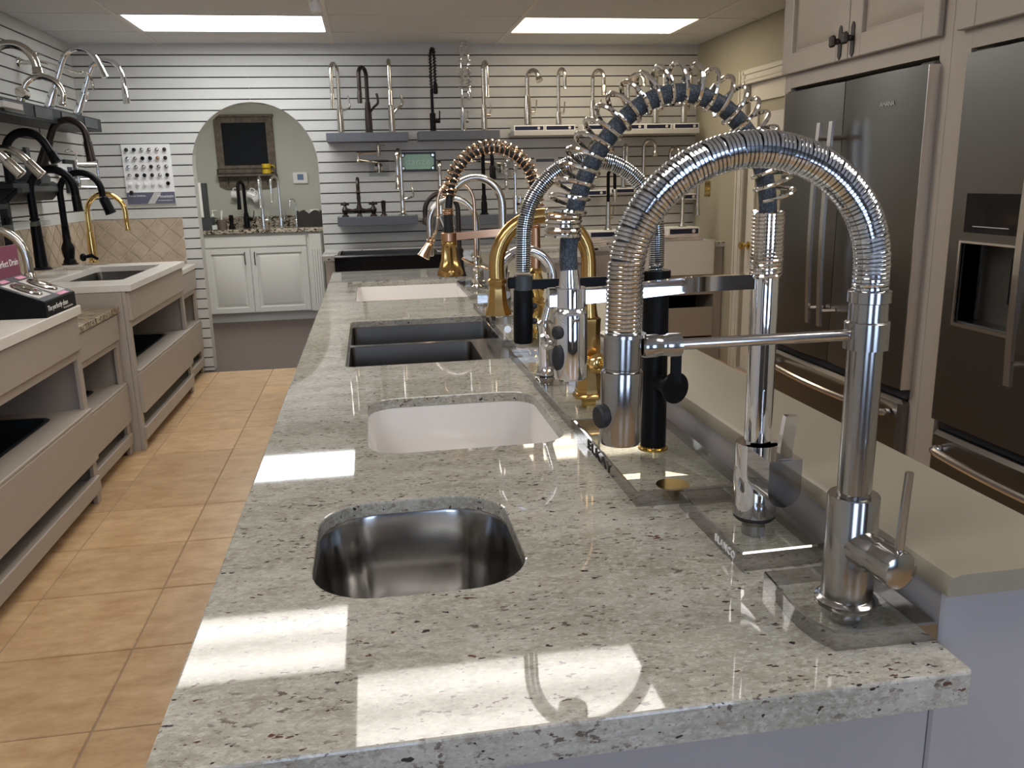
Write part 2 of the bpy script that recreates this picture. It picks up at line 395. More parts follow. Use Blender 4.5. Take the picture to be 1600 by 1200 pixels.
def goose(H, R, drop, z0=0, n=18, Rz=None, arc=None):
    Rz = Rz or R
    if arc:
        p = [(0, 0, z0), (0, 0, (z0+H-Rz)/2), (0, 0, H-Rz)] + [(R-R*cos(arc*k/n), 0, H-Rz+Rz*sin(arc*k/n)) for k in range(1, n+1)]
        return p+[(p[-1][0]+drop*sin(arc), 0, p[-1][2]+drop*cos(arc))]
    return [(0, 0, z0), (0, 0, (z0+H-Rz)/2), (0, 0, H-Rz)] + [(R-R*cos(pi*k/n), 0, H-Rz+Rz*sin(pi*k/n)) for k in range(1, n+1)] + ([(2*R, 0, H-Rz-drop)] if drop else [])
def rrect(x0, x1, y0, y1, r, n=5):
    out = []
    for cx, cy, a in ((x1-r, y1-r, 0), (x0+r, y1-r, pi/2), (x0+r, y0+r, pi), (x1-r, y0+r, 1.5*pi)):
        for k in range(n+1): out.append((cx+r*cos(a+pi/2*k/n), cy+r*sin(a+pi/2*k/n)))
    return out
def slab(name, mat, outer, holes, z0, z1, parent=None, bev=0):
    """flat slab with holes cut through it"""
    bm = bmesh.new(); loops = []
    for L in [outer]+holes:
        vs = [bm.verts.new((x, y, z1)) for x, y in L]
        loops.append(vs)
        for i in range(len(vs)): bm.edges.new((vs[i], vs[(i+1) % len(vs)]))
    bmesh.ops.triangle_fill(bm, use_beauty=True, use_dissolve=False, edges=bm.edges[:])
    top = bm.faces[:]
    low = {v: bm.verts.new((v.co.x, v.co.y, z0)) for L in loops for v in L}
    for f in top: bm.faces.new([low[v] for v in reversed(f.verts)])
    for L in loops:
        for i in range(len(L)):
            a, b = L[i], L[(i+1) % len(L)]; bm.faces.new((a, b, low[b], low[a]))
    bmesh.ops.recalc_face_normals(bm, faces=bm.faces)
    if bev:
        ed = [e for e in bm.edges if len(e.link_faces) == 2 and e.calc_face_angle(0) > 1.2 and all(v.co.z > z1-1e-5 for v in e.verts)]
        bmesh.ops.bevel(bm, geom=ed, offset=bev, segments=2, affect='EDGES', profile=.5)
    me = bpy.data.meshes.new(name); bm.to_mesh(me); bm.free()
    me.polygons.foreach_set('use_smooth', [abs(f.normal.z) < .98 for f in me.polygons]); me.set_sharp_from_angle(angle=radians(20))
    return link(name, me, mat, parent)
def thing(name, label, cat, loc=(0, 0, 0), rz=0, group=None):
    o = bpy.data.objects.new(name, None); COL.objects.link(o); o.empty_display_size = .05
    o.location = loc; o.rotation_euler = (0, 0, rz); o['label'] = label; o['category'] = cat
    if group: o['group'] = group
    return o
def tag(o, label, cat, group=None):
    o['label'] = label; o['category'] = cat
    if group: o['group'] = group
    return o
def struct(o, label=None):
    o['kind'] = 'structure'
    if label: o['label'] = label
    return o
def text(s, size, mat, parent, origin, xd, yd, name='lettering', ext=.0006, align='LEFT', space=1.0, sx=1.0):
    """flat printed lettering; origin, x and y directions in the parent's frame"""
    c = bpy.data.curves.new('t', 'FONT'); c.body = s; c.size = size; c.extrude = ext; c.align_x = align; c.resolution_u = 3; c.space_character = space
    o = bpy.data.objects.new('t', c); COL.objects.link(o)
    dg = bpy.context.evaluated_depsgraph_get(); me = bpy.data.meshes.new_from_object(o.evaluated_get(dg)); bpy.data.objects.remove(o)
    x = Vector(xd).normalized(); y = Vector(yd).normalized(); z = x.cross(y)
    m4 = Matrix((x*sx, y, z)).transposed().to_4x4(); m4.translation = Vector(origin); me.transform(m4)
    me.materials.clear(); return link(name, me, mat, parent)
# ------------------------------------------------------------------ room
XL, XR, YB, YF, ZC = -2.0, 2.63, 6.70, -2.6, 2.395
PITCH_T = .412
fl = struct(MB().box(XL-.1, XR+.1, YF-.1, 6.65, -.08, -.004).build('floor', 'grout'), 'terracotta coloured square floor tiles with thin grout lines')
_tm = {}
def tile_piece(x0, x1, y0, y1):
    g = .0025; k = (round(x1-x0, 3), round(y1-y0, 3))
    if k not in _tm: _tm[k] = MB().box(-k[0]/2+g, k[0]/2-g, -k[1]/2+g, k[1]/2-g, -.012, 0, .0025).mesh('floor_tile')
    link('floor_tile', _tm[k], 'floor_tile', fl, loc=((x0+x1)/2, (y0+y1)/2, 0))
xs = [XL]+[-.811+PITCH_T*j for j in range(-2, 9)]; xs = sorted(set(round(x, 4) for x in xs if XL <= x < XR-.02))+[XR]
ys = [6.65-PITCH_T*k for k in range(23)][::-1]
for i in range(len(xs)-1):
    for j in range(len(ys)-1):
        if ys[j] > -.5 and not (xs[i] > -.1 and xs[i+1] < .7 and ys[j] > .9 and ys[j+1] < 4.6): tile_piece(xs[i], xs[i+1], ys[j], ys[j+1])
MB().box(XL, XR, YF, ys[[y > -.5 for y in ys].index(True)], -.006, 0).build('floor_border', 'floor_tile', fl)
struct(MB().box(-2.1, -.05, 6.65, 9.85, -.08, 0).build('floor_hall', 'hall_vinyl'), 'dark brown vinyl floor beyond the arch')

# back wall with the round arch, boards of slatwall on it
AX, AR, AZ = (-1.262-.355)/2, (1.262-.355)/2, 1.54
WT = 6.835
def arch_x(z, side):
    if z <= AZ: return AX+side*AR
    return AX+side*sqrt(max(0, AR*AR-(z-AZ)**2))
def arch_curve(z0, z1, side, n=10):
    return [(arch_x(z0+(z1-z0)*k/n, side), z0+(z1-z0)*k/n) for k in range(n+1)]
wb = MB()
for y0, y1 in ((6.716, WT),):
    wb.prism([(XL-.12, -.02), (AX-AR, -.02)]+arch_curve(AZ, AZ+AR, -1, 24)+[(AX, ZC+.05), (XL-.12, ZC+.05)], y0, y1, 'xz')
    wb.prism([(XR+.12, -.02), (AX+AR, -.02)]+arch_curve(AZ, AZ+AR, 1, 24)+[(AX, ZC+.05), (XR+.12, ZC+.05)], y0, y1, 'xz')
wall_back = struct(wb.build('wall_back', 'slat'), 'off-white slatwall with an arched opening')
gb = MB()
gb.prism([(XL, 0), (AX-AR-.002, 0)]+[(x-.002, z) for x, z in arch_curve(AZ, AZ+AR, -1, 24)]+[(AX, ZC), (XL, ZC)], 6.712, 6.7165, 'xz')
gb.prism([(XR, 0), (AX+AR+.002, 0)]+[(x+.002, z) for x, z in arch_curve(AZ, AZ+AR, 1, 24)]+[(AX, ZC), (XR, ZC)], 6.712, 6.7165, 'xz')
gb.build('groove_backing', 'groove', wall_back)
G0, GP, GH = 2.318, .0762, .0045
edges = [ZC]+[G0-GP*k for k in range(31)]+[0]
def slat(poly):
    MB().prism(poly, 6.70, 6.7125, 'xz').build('slat', 'slat', wall_back)
for a in range(len(edges)-1):
    z1 = edges[a]-(GH if a else 0); z0 = edges[a+1]+GH
    if z1-z0 < .012: continue
    if z0 >= AZ+AR: slat([(XL, z0), (XR, z0), (XR, z1), (XL, z1)]); continue
    lft = z0 > 1.19 or z0 < .86
    xl0 = XL if z0 > 1.17 else -1.375
    if z1 > AZ+AR:
        slat([(XL, z0)]+arch_curve(z0, AZ+AR, -1)+arch_curve(z0, AZ+AR, 1)[::-1][1:]+[(XR, z0), (XR, z1), (XL, z1)]); continue
    slat([(xl0, z0)]+arch_curve(z0, z1, -1)+[(xl0, z1)])
    slat([(XR, z0)]+arch_curve(z0, z1, 1)+[(XR, z1)])
# left wall
wall_left = struct(MB().box(XL-.12, XL-.0165, YF-.1, 6.72, -.02, ZC+.05).build('wall_left', 'slat'), 'off-white slatwall above a stone tile backsplash')
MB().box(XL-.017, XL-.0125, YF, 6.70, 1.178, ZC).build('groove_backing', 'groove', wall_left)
for a in range(len(edges)-1):
    z1 = edges[a]-(GH if a else 0); z0 = max(edges[a+1]+GH, 1.179)
    if z1-z0 < .01: continue
    MB().box(XL-.0125, XL, YF, 6.70, z0, z1).build('slat', 'slat', wall_left)
# diagonal travertine backsplash tiles
def clip(poly, x0, x1, z0, z1):
    for ax, lim, sgn in ((0, x0, 1), (0, x1, -1), (1, z0, 1), (1, z1, -1)):
        out = []
        for i in range(len(poly)):
            a, b = poly[i-1], poly[i]; da, db = sgn*(a[ax]-lim), sgn*(b[ax]-lim)
            if (da >= 0) != (db >= 0):
                t = da/(da-db); out.append((a[0]+(b[0]-a[0])*t, a[1]+(b[1]-a[1])*t))
            if db >= 0: out.append(b)
        poly = out
        if len(poly) < 3: return None
    return poly
def diag_tiles(u0, u1, z0, z1, h0, h1, pl, parent, side=.107):
    D = side*sqrt(2); h = D/2-.0058
    nu = int((u1-u0)/(D/2))+3
    for i in range(-1, nu):
        for j in range(-1, int((z1-z0)/(D/2))+3):
            if (i+j) % 2: continue
            c = (u0+i*D/2, z0+j*D/2)
            p = clip([(c[0]-h, c[1]), (c[0], c[1]-h), (c[0]+h, c[1]), (c[0], c[1]+h)], u0, u1, z0, z1)
            if not p: continue
            ar = abs(sum(p[k-1][0]*p[k][1]-p[k][0]*p[k-1][1] for k in range(len(p))))/2
            if ar > 4e-4: MB().prism(p, h0, h1, pl).build('backsplash_tile', 'travertine', parent)
MB().box(XL, -1.375, 6.7045, 6.712, .80, 1.176).build('backsplash_grout', 'tile_grout', wall_back)
diag_tiles(XL+.002, -1.375, .80, 1.175, 6.6985, 6.706, 'xz', wall_back)
MB().box(XL-.012, XL-.004, 2.0, 6.70, .80, 1.178).build('backsplash_grout', 'tile_grout', wall_left)
diag_tiles(2.6, 6.695, .80, 1.177, XL-.006, XL+.0015, 'yz', wall_left)

# right wall, front wall with a shop window behind the viewer
DY0, DY1, DZ = 4.93, 5.76, 2.0
wr = MB().box(XR, XR+.12, DY1, 6.72, -.02, ZC+.05).box(XR, XR+.12, YF-.1, DY0, -.02, ZC+.05).box(XR, XR+.12, DY0, DY1, DZ, ZC+.05)
wall_right = struct(wr.build('wall_right', 'wall_paint'), 'khaki painted wall')
wf = MB().box(XL-.1, XR+.1, YF-.12, YF, -.02, .5).box(XL-.1, XR+.1, YF-.12, YF, 2.2, ZC+.05).box(XL-.1, -1.3, YF-.12, YF, .5, 2.2).box(-.2, .9, YF-.12, YF, .5, 2.2).box(2.0, XR+.1, YF-.12, YF, .5, 2.2)
struct(wf.build('wall_front', 'wall_dark'), 'painted front wall behind the viewer')
for x0, nm in ((-1.3, 'window_1'), (.9, 'window_2')):
    wn = MB().box(x0, x0+1.1, YF-.1, YF-.04, .5, .56).box(x0, x0+1.1, YF-.1, YF-.04, 2.14, 2.2).box(x0, x0+.06, YF-.1, YF-.04, .56, 2.14).box(x0+1.04, x0+1.1, YF-.1, YF-.04, .56, 2.14)
    win = struct(wn.build(nm, 'trim_white'), 'shop window in the front wall')
    MB().box(x0+.06, x0+1.04, YF-.075, YF-.07, .56, 2.14).build('pane', 'glass', win)
# hall beyond the arch
struct(MB().box(-2.02, -1.92, WT, 9.82, -.02, ZC+.05).build('wall_hall_left', 'hall_paint'))
struct(MB().box(-.30, -.20, WT, 9.82, -.02, ZC+.05).build('wall_hall_right', 'hall_paint'))
struct(MB().box(-2.02, -.20, 9.70, 9.82, -.02, ZC+.05).build('wall_hall_end', 'hall_paint'), 'sage grey wall beyond the arch')
struct(MB().box(-2.02, -.2, WT, 9.82, ZC+.05, ZC+.1).build('ceiling_hall', 'ceiling_tile'))

# ceiling: lay-in tiles in a grid
ceil = struct(MB().box(XL-.1, XR+.1, YF-.1, 6.72, ZC+.08, ZC+.14).build('ceiling', 'ceiling_tile'), 'drop ceiling of grey lay-in panels')
cx = [XL, -1.40, -.187, 1.026, 2.239, XR]; cy = [6.70, 6.21]+[5.603-.607*k for k in range(14)]; cy = [y for y in cy if y > YF]+[YF]
LIGHTS = {(1, 1): ('lamp_cool', 'bright cool white ceiling light panel above the arch end of the room', -.01),
          (3, 1): ('lamp_warm', 'warm white ceiling light panel nearest the khaki wall', -.01),
          (1, 5): ('lamp_mid', 'ceiling light panel reflected in the counter left of the small steel sink', .03),
          (2, 6): ('lamp_mid', 'ceiling light panel reflected at the front edge of the counter', .02),
          (3, 10): ('lamp_mid', 'added unseen ceiling light panel behind the viewer on the refrigerator side', 0),
          (1, 10): ('lamp_mid', 'added unseen ceiling light panel behind the viewer on the aisle side', 0)}  # both panels behind the viewer are added, unseen lamps to light the room
gm = MB()
for x in cx[1:-1]: gm.box(x-.012, x+.012, YF, 6.70, ZC-.004, ZC-.001)
for y in cy[1:-1]: gm.box(XL, XR, y-.012, y+.012, ZC-.0035, ZC-.0005)
gm.build('ceiling_grid', 'grid', ceil)
_cm = {}
for i in range(len(cx)-1):
    for j in range(len(cy)-1):
        x0, x1, y1, y0 = cx[i], cx[i+1], cy[j], cy[j+1]; mx, my = (x0+x1)/2, (y0+y1)/2
        if (i, j) in LIGHTS:
            mt, lb, dx = LIGHTS[i, j]; hx, hy = (x1-x0)/2-.013, (y1-y0)/2-.013
            t = thing('ceiling_light', lb, 'ceiling light', (mx, my, ZC), 0, 'fluorescent ceiling panels')
            fr = MB()
            for a in (-1, 1): fr.box(a*hx, a*(hx-.014), -hy, hy, -.002, .06); fr.box(-hx+.014, hx-.014, a*hy, a*(hy-.014), -.002, .06)
            fr.build('frame', 'white', t)
            MB().box(-hx+.014, hx-.014, -hy+.014, hy-.014, .004, .008).build('diffuser', mt, t)
            MB().box(-hx, hx, -hy, hy, .06, .075).build('housing', 'white', t)
        else:
            k = (round(x1-x0, 3), round(y1-y0, 3))
            if k not in _cm: _cm[k] = MB().box(-k[0]/2+.004, k[0]/2-.004, -k[1]/2+.004, k[1]/2-.004, 0, .014).mesh('ceiling_panel')
            link('ceiling_panel', _cm[k], 'ceiling_tile', ceil, loc=(mx, my, ZC))
t = thing('ceiling_light', 'ceiling light in the hall beyond the arch', 'ceiling light', (-1.1, 7.9, ZC+.04))
MB().box(-.32, .32, -.32, .32, -.02, .005, .005).build('frame', 'white', t); MB().box(-.29, .29, -.29, .29, -.024, -.02).build('diffuser', 'lamp_hall', t)
# small white can hanging from the ceiling
p = at(490, 2, Z=2.36)
t = thing('ceiling_spotlight', 'small white round fitting hanging from the ceiling beside the cool light', 'spotlight', (p.x, p.y, ZC))
MB().lathe([(.035, -.004), (.035, -.012), (.012, -.016), (.012, -.03)], 16).build('mount', 'white', t)
MB().lathe([(.018, 0), (.030, .012), (.030, .065), (.026, .07), (.024, .055)], 16, (0, 0, -.025), (.25, 0, -1)).build('shade', 'white', t)

# door and casing in the right wall
tr = MB()
for y0, y1, z0, z1 in ((DY1, DY1+.095, 0, DZ+.095), (DY0-.095, DY0, 0, DZ+.095), (DY0, DY1, DZ, DZ+.095)):
    tr.box(XR-.018, XR, y0, y1, z0, z1, .003)
    if z0 == 0: tr.box(XR-.027, XR-.017, y0+.01, y0+.03, z0, z1-.01, .003).box(XR-.023, XR-.017, y0+.045, y0+.06, z0, z1-.02, .003).box(XR-.03, XR-.017, y1-.022, y1-.004, z0, z1, .003)
    else: tr.box(XR-.027, XR-.017, y0-.06, y1+.06, z0+.06, z0+.09, .003).box(XR-.023, XR-.017, y0-.05, y1+.05, z0+.02, z0+.035, .003)
struct(tr.build('trim_1', 'trim_white'), 'cream moulded door casing')
dr = thing('door_1', 'cream door with a window pane beside the refrigerator', 'door', (XR+.045, 0, 0)); dr['kind'] = 'structure'; del dr['category']
db = MB()
db.box(-.02, .02, DY0+.004, DY0+.12, .008, DZ-.004).box(-.02, .02, DY1-.12, DY1-.004, .008, DZ-.004)
for z0, z1 in ((.008, .22), (.95, 1.10), (1.88, DZ-.004)): db.box(-.02, .02, DY0+.12, DY1-.12, z0, z1)
db.build('door_frame', 'trim_white', dr)
MB().box(-.006, .006, DY0+.12, DY1-.12, .22, .95).box(-.014, .014, DY0+.17, DY1-.17, .27, .90, .012).build('door_panel', 'trim_white', dr)
MB().box(-.004, .004, DY0+.12, DY1-.12, 1.10, 1.88).build('pane', 'wall_paint', dr)
k = MB().lathe([(.028, 0), (.028, .006), (.012, .012), (.010, .03), (.022, .038), (.029, .052), (.024, .066), (.001, .07)], 18, (-.02, DY1-.065, .905), (-1, 0, 0))
k.build('knob', 'brass', dr)
po = MB().box(-.009, -.005, DY0+.26, DY1-.19, 1.42, 1.80).build('poster', 'paper', None, None, (XR+.045, 0, 0))
tag(po, 'red and white notice taped inside the cream door', 'poster')
MB().box(-.0105, -.008, DY0+.28, DY1-.21, 1.45, 1.56).box(-.0105, -.008, DY0+.30, DY1-.3, 1.60, 1.66).build('print', 'red_print', po)
p = at(1106, 295, X=XR)
t = thing('light_switch', 'brass double switch plate on the khaki wall', 'switch', p)
MB().box(-.006, 0, -.055, .055, -.06, .06, .003).build('plate', 'brass', t)
for y in (-.025, .025): MB().box(-.014, -.005, y-.006, y+.006, -.012, .012, .002).build('toggle', 'brass', t)
# ------------------------------------------------------------------ sinks
def sink(name, label, rect, r, ztop, depth, mat, taper=.02, bowls=None, lipw=.012, drain='chrome', rb=.03):
    """undermount sink: flange under the stone, rounded bowl, drain"""
    x0, x1, y0, y1 = rect
    t = thing(name, label, 'sink', ((x0+x1)/2, (y0+y1)/2, ztop-depth))
    cx_, cy_ = (x0+x1)/2, (y0+y1)/2
    def bowl(a0, a1, b0, b1, rr, zt, zb, n):
        R = []
        prof = [(0, zt), (.0015, zt-.004), (taper*.5, zt-(zt-zb)*.55)]
        for k in range(7):
            th = pi/2*k/6; prof.append((taper+rb*(1-cos(th)) , zb+rb*(1-sin(th))))
        R.append([(x-cx_, y-cy_, zt-ztop+depth) for x, y in rrect(a0-lipw, a1+lipw, b0-lipw, b1+lipw, rr+lipw)])
        for ins, z in prof: R.append([(x-cx_, y-cy_, z-ztop+depth) for x, y in rrect(a0+ins, a1-ins, b0+ins, b1-ins, max(.008, rr-ins*.3))])
        m = MB().rings(R, False, True)
        o = m.build(n, mat, t, ang=50)
        c = ((a0+a1)/2-cx_, (b0+b1)/2-cy_, zb-ztop+depth)
        MB().lathe([(.001, .0005), (.028, .001), (.036, .003), (.042, .002), (.044, .0002)], 20, c).build('drain', drain, o)
    if bowls:
        for b in bowls: bowl(*b[:4], r, b[4], b[5], 'bowl')
        m = slab('deck', 'steel', rrect(x0-.012, x1+.012, y0-.012, y1+.012, r), [rrect(*b[:4], r) for b in bowls], bowls[0][4]-.0015, bowls[0][4]+.0005)
        m.parent = t; m.location = (-cx_, -cy_, -ztop+depth)
    else: bowl(x0, x1, y0, y1, r, ztop, ztop-depth, 'bowl')
    return t

# ------------------------------------------------------------------ island
CT = .914
IX0, IX1, IY0, IY1 = -.222, .5716, .664, 4.87
H1 = (-.100, .178, .945, 1.262); H2 = (-.028, .352, 1.50, 1.905); H3 = (-.088, .408, 2.285, 3.068); H4 = (-.076, .425, 3.60, 4.29)
top = slab('island_countertop', 'granite_island', rrect(IX0, IX1, IY0, IY1, .008, 3), [rrect(*H1, .085, 8), rrect(*H2, .065, 8), rrect(*H3, .022, 5), rrect(*H4, .03, 5)], CT-.022, CT, bev=.003)
slab('built_up_edge', 'granite_island', rrect(IX0, IX1, IY0, IY1, .008, 3), [rrect(IX0+.035, IX1-.035, IY0+.035, IY1-.035, .005, 3)], CT-.038, CT-.0222, top)
tag(top, 'long speckled grey granite island countertop with four sink cutouts', 'countertop')
sink('bar_sink', 'small rounded stainless steel sink nearest the viewer in the island', H1, .085, CT-.0225, .17, 'steel', taper=.012)
sink('bar_sink', 'glossy white sink between the steel sinks in the island', H2, .065, CT-.0225, .16, 'fireclay', taper=.03, rb=.05)
x0, x1, y0, y1 = H3
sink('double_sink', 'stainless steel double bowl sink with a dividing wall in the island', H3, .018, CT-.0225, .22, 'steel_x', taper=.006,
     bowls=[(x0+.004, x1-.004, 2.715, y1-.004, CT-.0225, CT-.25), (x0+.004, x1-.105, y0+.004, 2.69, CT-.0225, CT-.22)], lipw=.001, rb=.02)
sink('kitchen_sink', 'cream white sink at the far end of the island', H4, .03, CT-.0225, .20, 'biscuit', taper=.012)
t = thing('island_cabinet', 'grey painted island base under the granite counter', 'cabinet', (0, 0, 0))
MB().box(-.19, .571, .725, .745, 0, CT-.038).build('end_panel', 'cab_grey', t)
MB().box(-.19, -.172, .745, 4.80, .09, CT-.038).box(-.14, -.13, .745, 4.80, 0, .09).build('side_panel', 'cab_taupe', t)
MB().box(-.172, .57, 4.78, 4.80, 0, CT-.038).build('end_panel', 'cab_taupe', t)
MB().box(-.17, .57, .75, 4.78, .08, .10).build('bottom', 'cab_taupe', t)
pw = MB().box(.5725, .735, .722, 4.80, 0, .972, .003)
pw = tag(pw.build('pony_wall', 'cab_grey'), 'low grey wall behind the island faucets', 'wall')
lc = MB()
prof = [(.562, .976), (.748, .976), (.752, .98), (.752, .996), (.748, 1.0), (.575, 1.0), (.566, .997), (.561, .990), (.560, .983)]
lc.prism(prof, .702, 4.82, 'xz')
tag(lc.build('ledge_top', 'laminate'), 'tan laminate ledge along the back of the island', 'ledge')

# ------------------------------------------------------------------ faucets on the island
def stand(label, poly, h=.022, z=CT, hole=None, group='clear acrylic faucet stands'):
    cx_ = sum(p[0] for p in poly)/len(poly); cy_ = sum(p[1] for p in poly)/len(poly)
    t = thing('acrylic_stand', label, 'stand', (cx_, cy_, z), 0, group)
    q = [(a-cx_, b-cy_) for a, b in poly]
    R = [[(a*s_, b*s_, zz) for a, b in q] for s_, zz in ((1, .0004), (1, h-.002), (.975, h))]
    o = MB().rings(R).build('base', 'acrylic_face', t, ang=20); o.data.materials.append(MATS['acrylic_edge'])
    for f in o.data.polygons: f.material_index = 0 if abs(f.normal.z) > .9 else 1
    if hole:
        MB().lathe([(.016, .001), (.016, h-.002), (.026, h-.002), (.026, h-.001)], 18, (hole[0]-cx_, hole[1]-cy_, 0)).build('mounting_nut', hole[2], t)  # under the black faucet this nut stands for a reflection
    return t, cx_, cy_
def fluted(mb, prof, n=48, lobes=12, depth=.06, o=(0, 0, 0), d=(0, 0, 1)):
    d = Vector(d).normalized(); o = Vector(o); a = Vector((1, 0, 0)) if abs(d.x) < .9 else Vector((0, 1, 0))
    u = (a-d*a.dot(d)).normalized(); w = d.cross(u)
    R = [[o+d*h+(u*cos(2*pi*i/n)+w*sin(2*pi*i/n))*r*(1-f*depth*abs(sin(lobes*pi*i/n))) for i in range(n)] for r, h, f in prof]
    return mb.rings(R)
PI_ = pi
# stainless spring faucet, nearest
F1 = (.499, .783)
crv = [(.445, .872), (.443, .84), (.4395, .80), (.4395, .775), (.444, .748), (.455, .724)]
stand('clear acrylic stand with a curved front under the nearest steel spring faucet', crv+[(.5695, .722), (.5695, .775), (.5685, .872)], .022, hole=(*F1, 'steel'))
t = thing('spring_faucet', 'brushed steel spring faucet nearest the viewer on the island', 'faucet', (*F1, CT+.022), PI_)
MB().lathe([(.0325, 0), (.0335, .002), (.0335, .006), (.030, .009), (.027, .010)], 32).build('base_ring', 'steel', t)
MB().lathe([(.0272, .009), (.0272, .126), (.0262, .128), (.018, .128)], 32).build('body', 'steel', t)
MB().lathe([(.0166, .127), (.0166, .130), (.0178, .131), (.0178, .292)], 28).build('column', 'steel', t)
MB().lathe([(.0178, .288), (.0225, .2885), (.0225, .316), (.0215, .317), (.0205, .3175), (.0205, .318)], 28).build('arm_collar', 'steel', t)
MB().lathe([(.0195, .317), (.0195, .336), (.0215, .337), (.0215, .348), (.0200, .349)], 28).build('top_collar', 'steel', t)
cen = [(0, 0, .346), (0, 0, .36), (0, 0, .372)]+[(.1295-.1295*cos(pi*k/24), 0, .372+.118*sin(pi*k/24)) for k in range(1, 25)]+[(.2595, 0, .35), (.2605, 0, .316)]
MB().tube(resample(cen, 60), .0148, 16).build('hose', 'spring_dark', t)
MB().coil(cen, .0162, 112, .0022, 6, 20).build('spring', 'spring_steel', t)
hd = MB().lathe([(.0225, 0), (.0228, .003), (.0190, .004), (.0190, .034), (.0178, .035), (.0178, .037), (.0205, .038), (.0208, .041)], 28, (.2605, 0, .318), (.02, 0, -1)).build('hose_nut', 'steel', t)
hd = MB().lathe([(.0205, 0), (.0208, .002), (.0208, .068), (.0196, .071), (.015, .071)], 28, (.2614, 0, .277), (.02, 0, -1)).build('spray_head', 'steel', t)
MB().lathe([(.012, 0), (.012, .007), (.010, .009), (.001, .009)], 16, (.2795, .004, .236), (1, .2, 0)).build('spray_button', 'rubber', hd)
MB().cyl((.0215, 0, .3035), (.215, 0, .3035), .0058, n=16).build('support_arm', 'steel_rod', t)
MB().lathe([(.0095, 0), (.0115, .003), (.0115, .016), (.0105, .018), (.0105, .026), (.0118, .028), (.0118, .040), (.008, .041)], 20, (.242, 0, .3035), (-1, 0, 0)).build('arm_clip', 'steel', t)
kn = MB().lathe([(.020, 0), (.0205, .028), (.0195, .030), (.0195, .033), (.0205, .034), (.0205, .060), (.0195, .063), (.014, .0655), (.001, .0665)], 28, (0, .014, .074), (-.18, 1, -.04)).build('handle', 'steel', t)
MB().tube([(-.012, .068, .088), (-.012, .069, .12), (-.013, .071, .176)], [.0050, .0046, .0042], 12).build('lever', 'steel', kn)

# chrome open coil faucet
F2 = (.503, 1.024)
st, sx_, sy_ = stand('clear acrylic stand lettered in white under the chrome coil faucet', [(.437, .915), (.553, .918), (.556, 1.140), (.437, 1.137)], .026, hole=(*F2, 'steel'))
text('BLANCO', .0145, 'white', st, (.437-sx_-.0008, 1.00-sy_, .007), (0, -1, 0), (0, 0, 1), space=1.15)
t = thing('coil_faucet', 'chrome faucet with a tall open coil around a blue grey hose', 'faucet', (*F2, CT+.026), PI_)
z = -.004
MB().lathe([(.026, 0), (.0285, .001), (.0285, .006)], 32).build('base_ring', 'rubber', t)
MB().lathe([(.0292, .005), (.0292, .106), (.0282, .108), (.018, .108)], 36).build('body', 'chrome', t)
blk = [(.0242, .016), (.0242, .078), (.0242, .0)]
hb = MB().prism([(-.0225, .108), (.0225, .108), (.0225, .085)]+[(.0225*cos(a), .075+.0225*sin(a)-.008) for a in [-pi*k/12 for k in range(0, 13)]]+[(-.0225, .085)], .010, .082, 'xz')
hb = hb.build('handle_block', 'chrome_dark', t)
MB().tube([(0, .074, .100), (0, .079, .135), (-.002, .083, .168)], .005, sq=(.0042, .0085)).build('lever', 'chrome', hb)
MB().lathe([(.0180, .106), (.0180, .333)], 32).build('column', 'chrome', t)
pk = [(0, 0, .333), (0, 0, .416)]
MB().cyl((0, 0, .33), (0, 0, .414), .0135, n=16).build('inner_post', 'spring_dark', t)
MB().coil(pk, .0185, 17, .0026, 8, 24).build('tight_spring', 'nickel_pol', t)
hp = smooth([(0, 0, .405), (.004, 0, .44), (.014, 0, .475), (.034, 0, .512), (.070, 0, .545), (.118, 0, .560), (.165, 0, .549), (.205, 0, .518), (.236, 0, .473), (.254, 0, .425), (.262, 0, .38), (.2615, 0, .345)], 66)
MB().tube(hp, .0112, 16).build('hose', 'braid', t)
ca = resample(hp, 100)
MB().coil(ca[5:86], .0235, 23.5, .0029, 8, 26, off=-.0105, ph=.5).build('coil', 'nickel_pol', t)
MB().coil([(.2615, 0, .418), (.2635, 0, .390)], .0205, 5, .0027, 8, 24, off=-.006).build('tight_spring', 'nickel_pol', t)
MB().lathe([(.0115, 0), (.0150, .030), (.0150, .036)], 24, (.2612, 0, .352), (-.02, 0, -1)).build('hose_end', 'chrome', t)
MB().lathe([(.019, 0), (.0198, .001), (.0198, .024), (.019, .025)], 28, (.2602, 0, .330), (0, 0, -1)).build('holder_ring', 'chrome', t)
MB().box(.273, .290, -.007, .007, .305, .330, .002).build('ring_tab', 'chrome', t)
MB().tube([(.012, 0, .327), (.10, 0, .327), (.20, 0, .320), (.245, 0, .318)], .01, sq=(.0060, .0095)).build('support_arm', 'chrome', t)
hd = MB().lathe([(.015, 0), (.0180, .002), (.0208, .009), (.0213, .011), (.0213, .090), (.0202, .093), (.015, .094)], 32, (.2602, 0, .306), (0, 0, -1)).build('spray_head', 'chrome', t)
MB().lathe([(.0085, 0), (.0085, .004), (.006, .006), (.001, .006)], 16, (.2782, .011, .275), (1, .65, 0)).build('spray_button', 'rubber', hd)
bt = MB().lathe([(.0085, 0), (.0085, .004), (.006, .006), (.001, .006)], 16).xf(Matrix.Diagonal((1.9, 1, 1, 1)))
bt.xf(Matrix.Translation((.2782, .011, .243)) @ Vector((1, .65, 0)).to_track_quat('Z', 'X').to_matrix().to_4x4() @ Matrix.Rotation(0, 4, 'Z'))
bt.build('spray_button', 'rubber', hd)

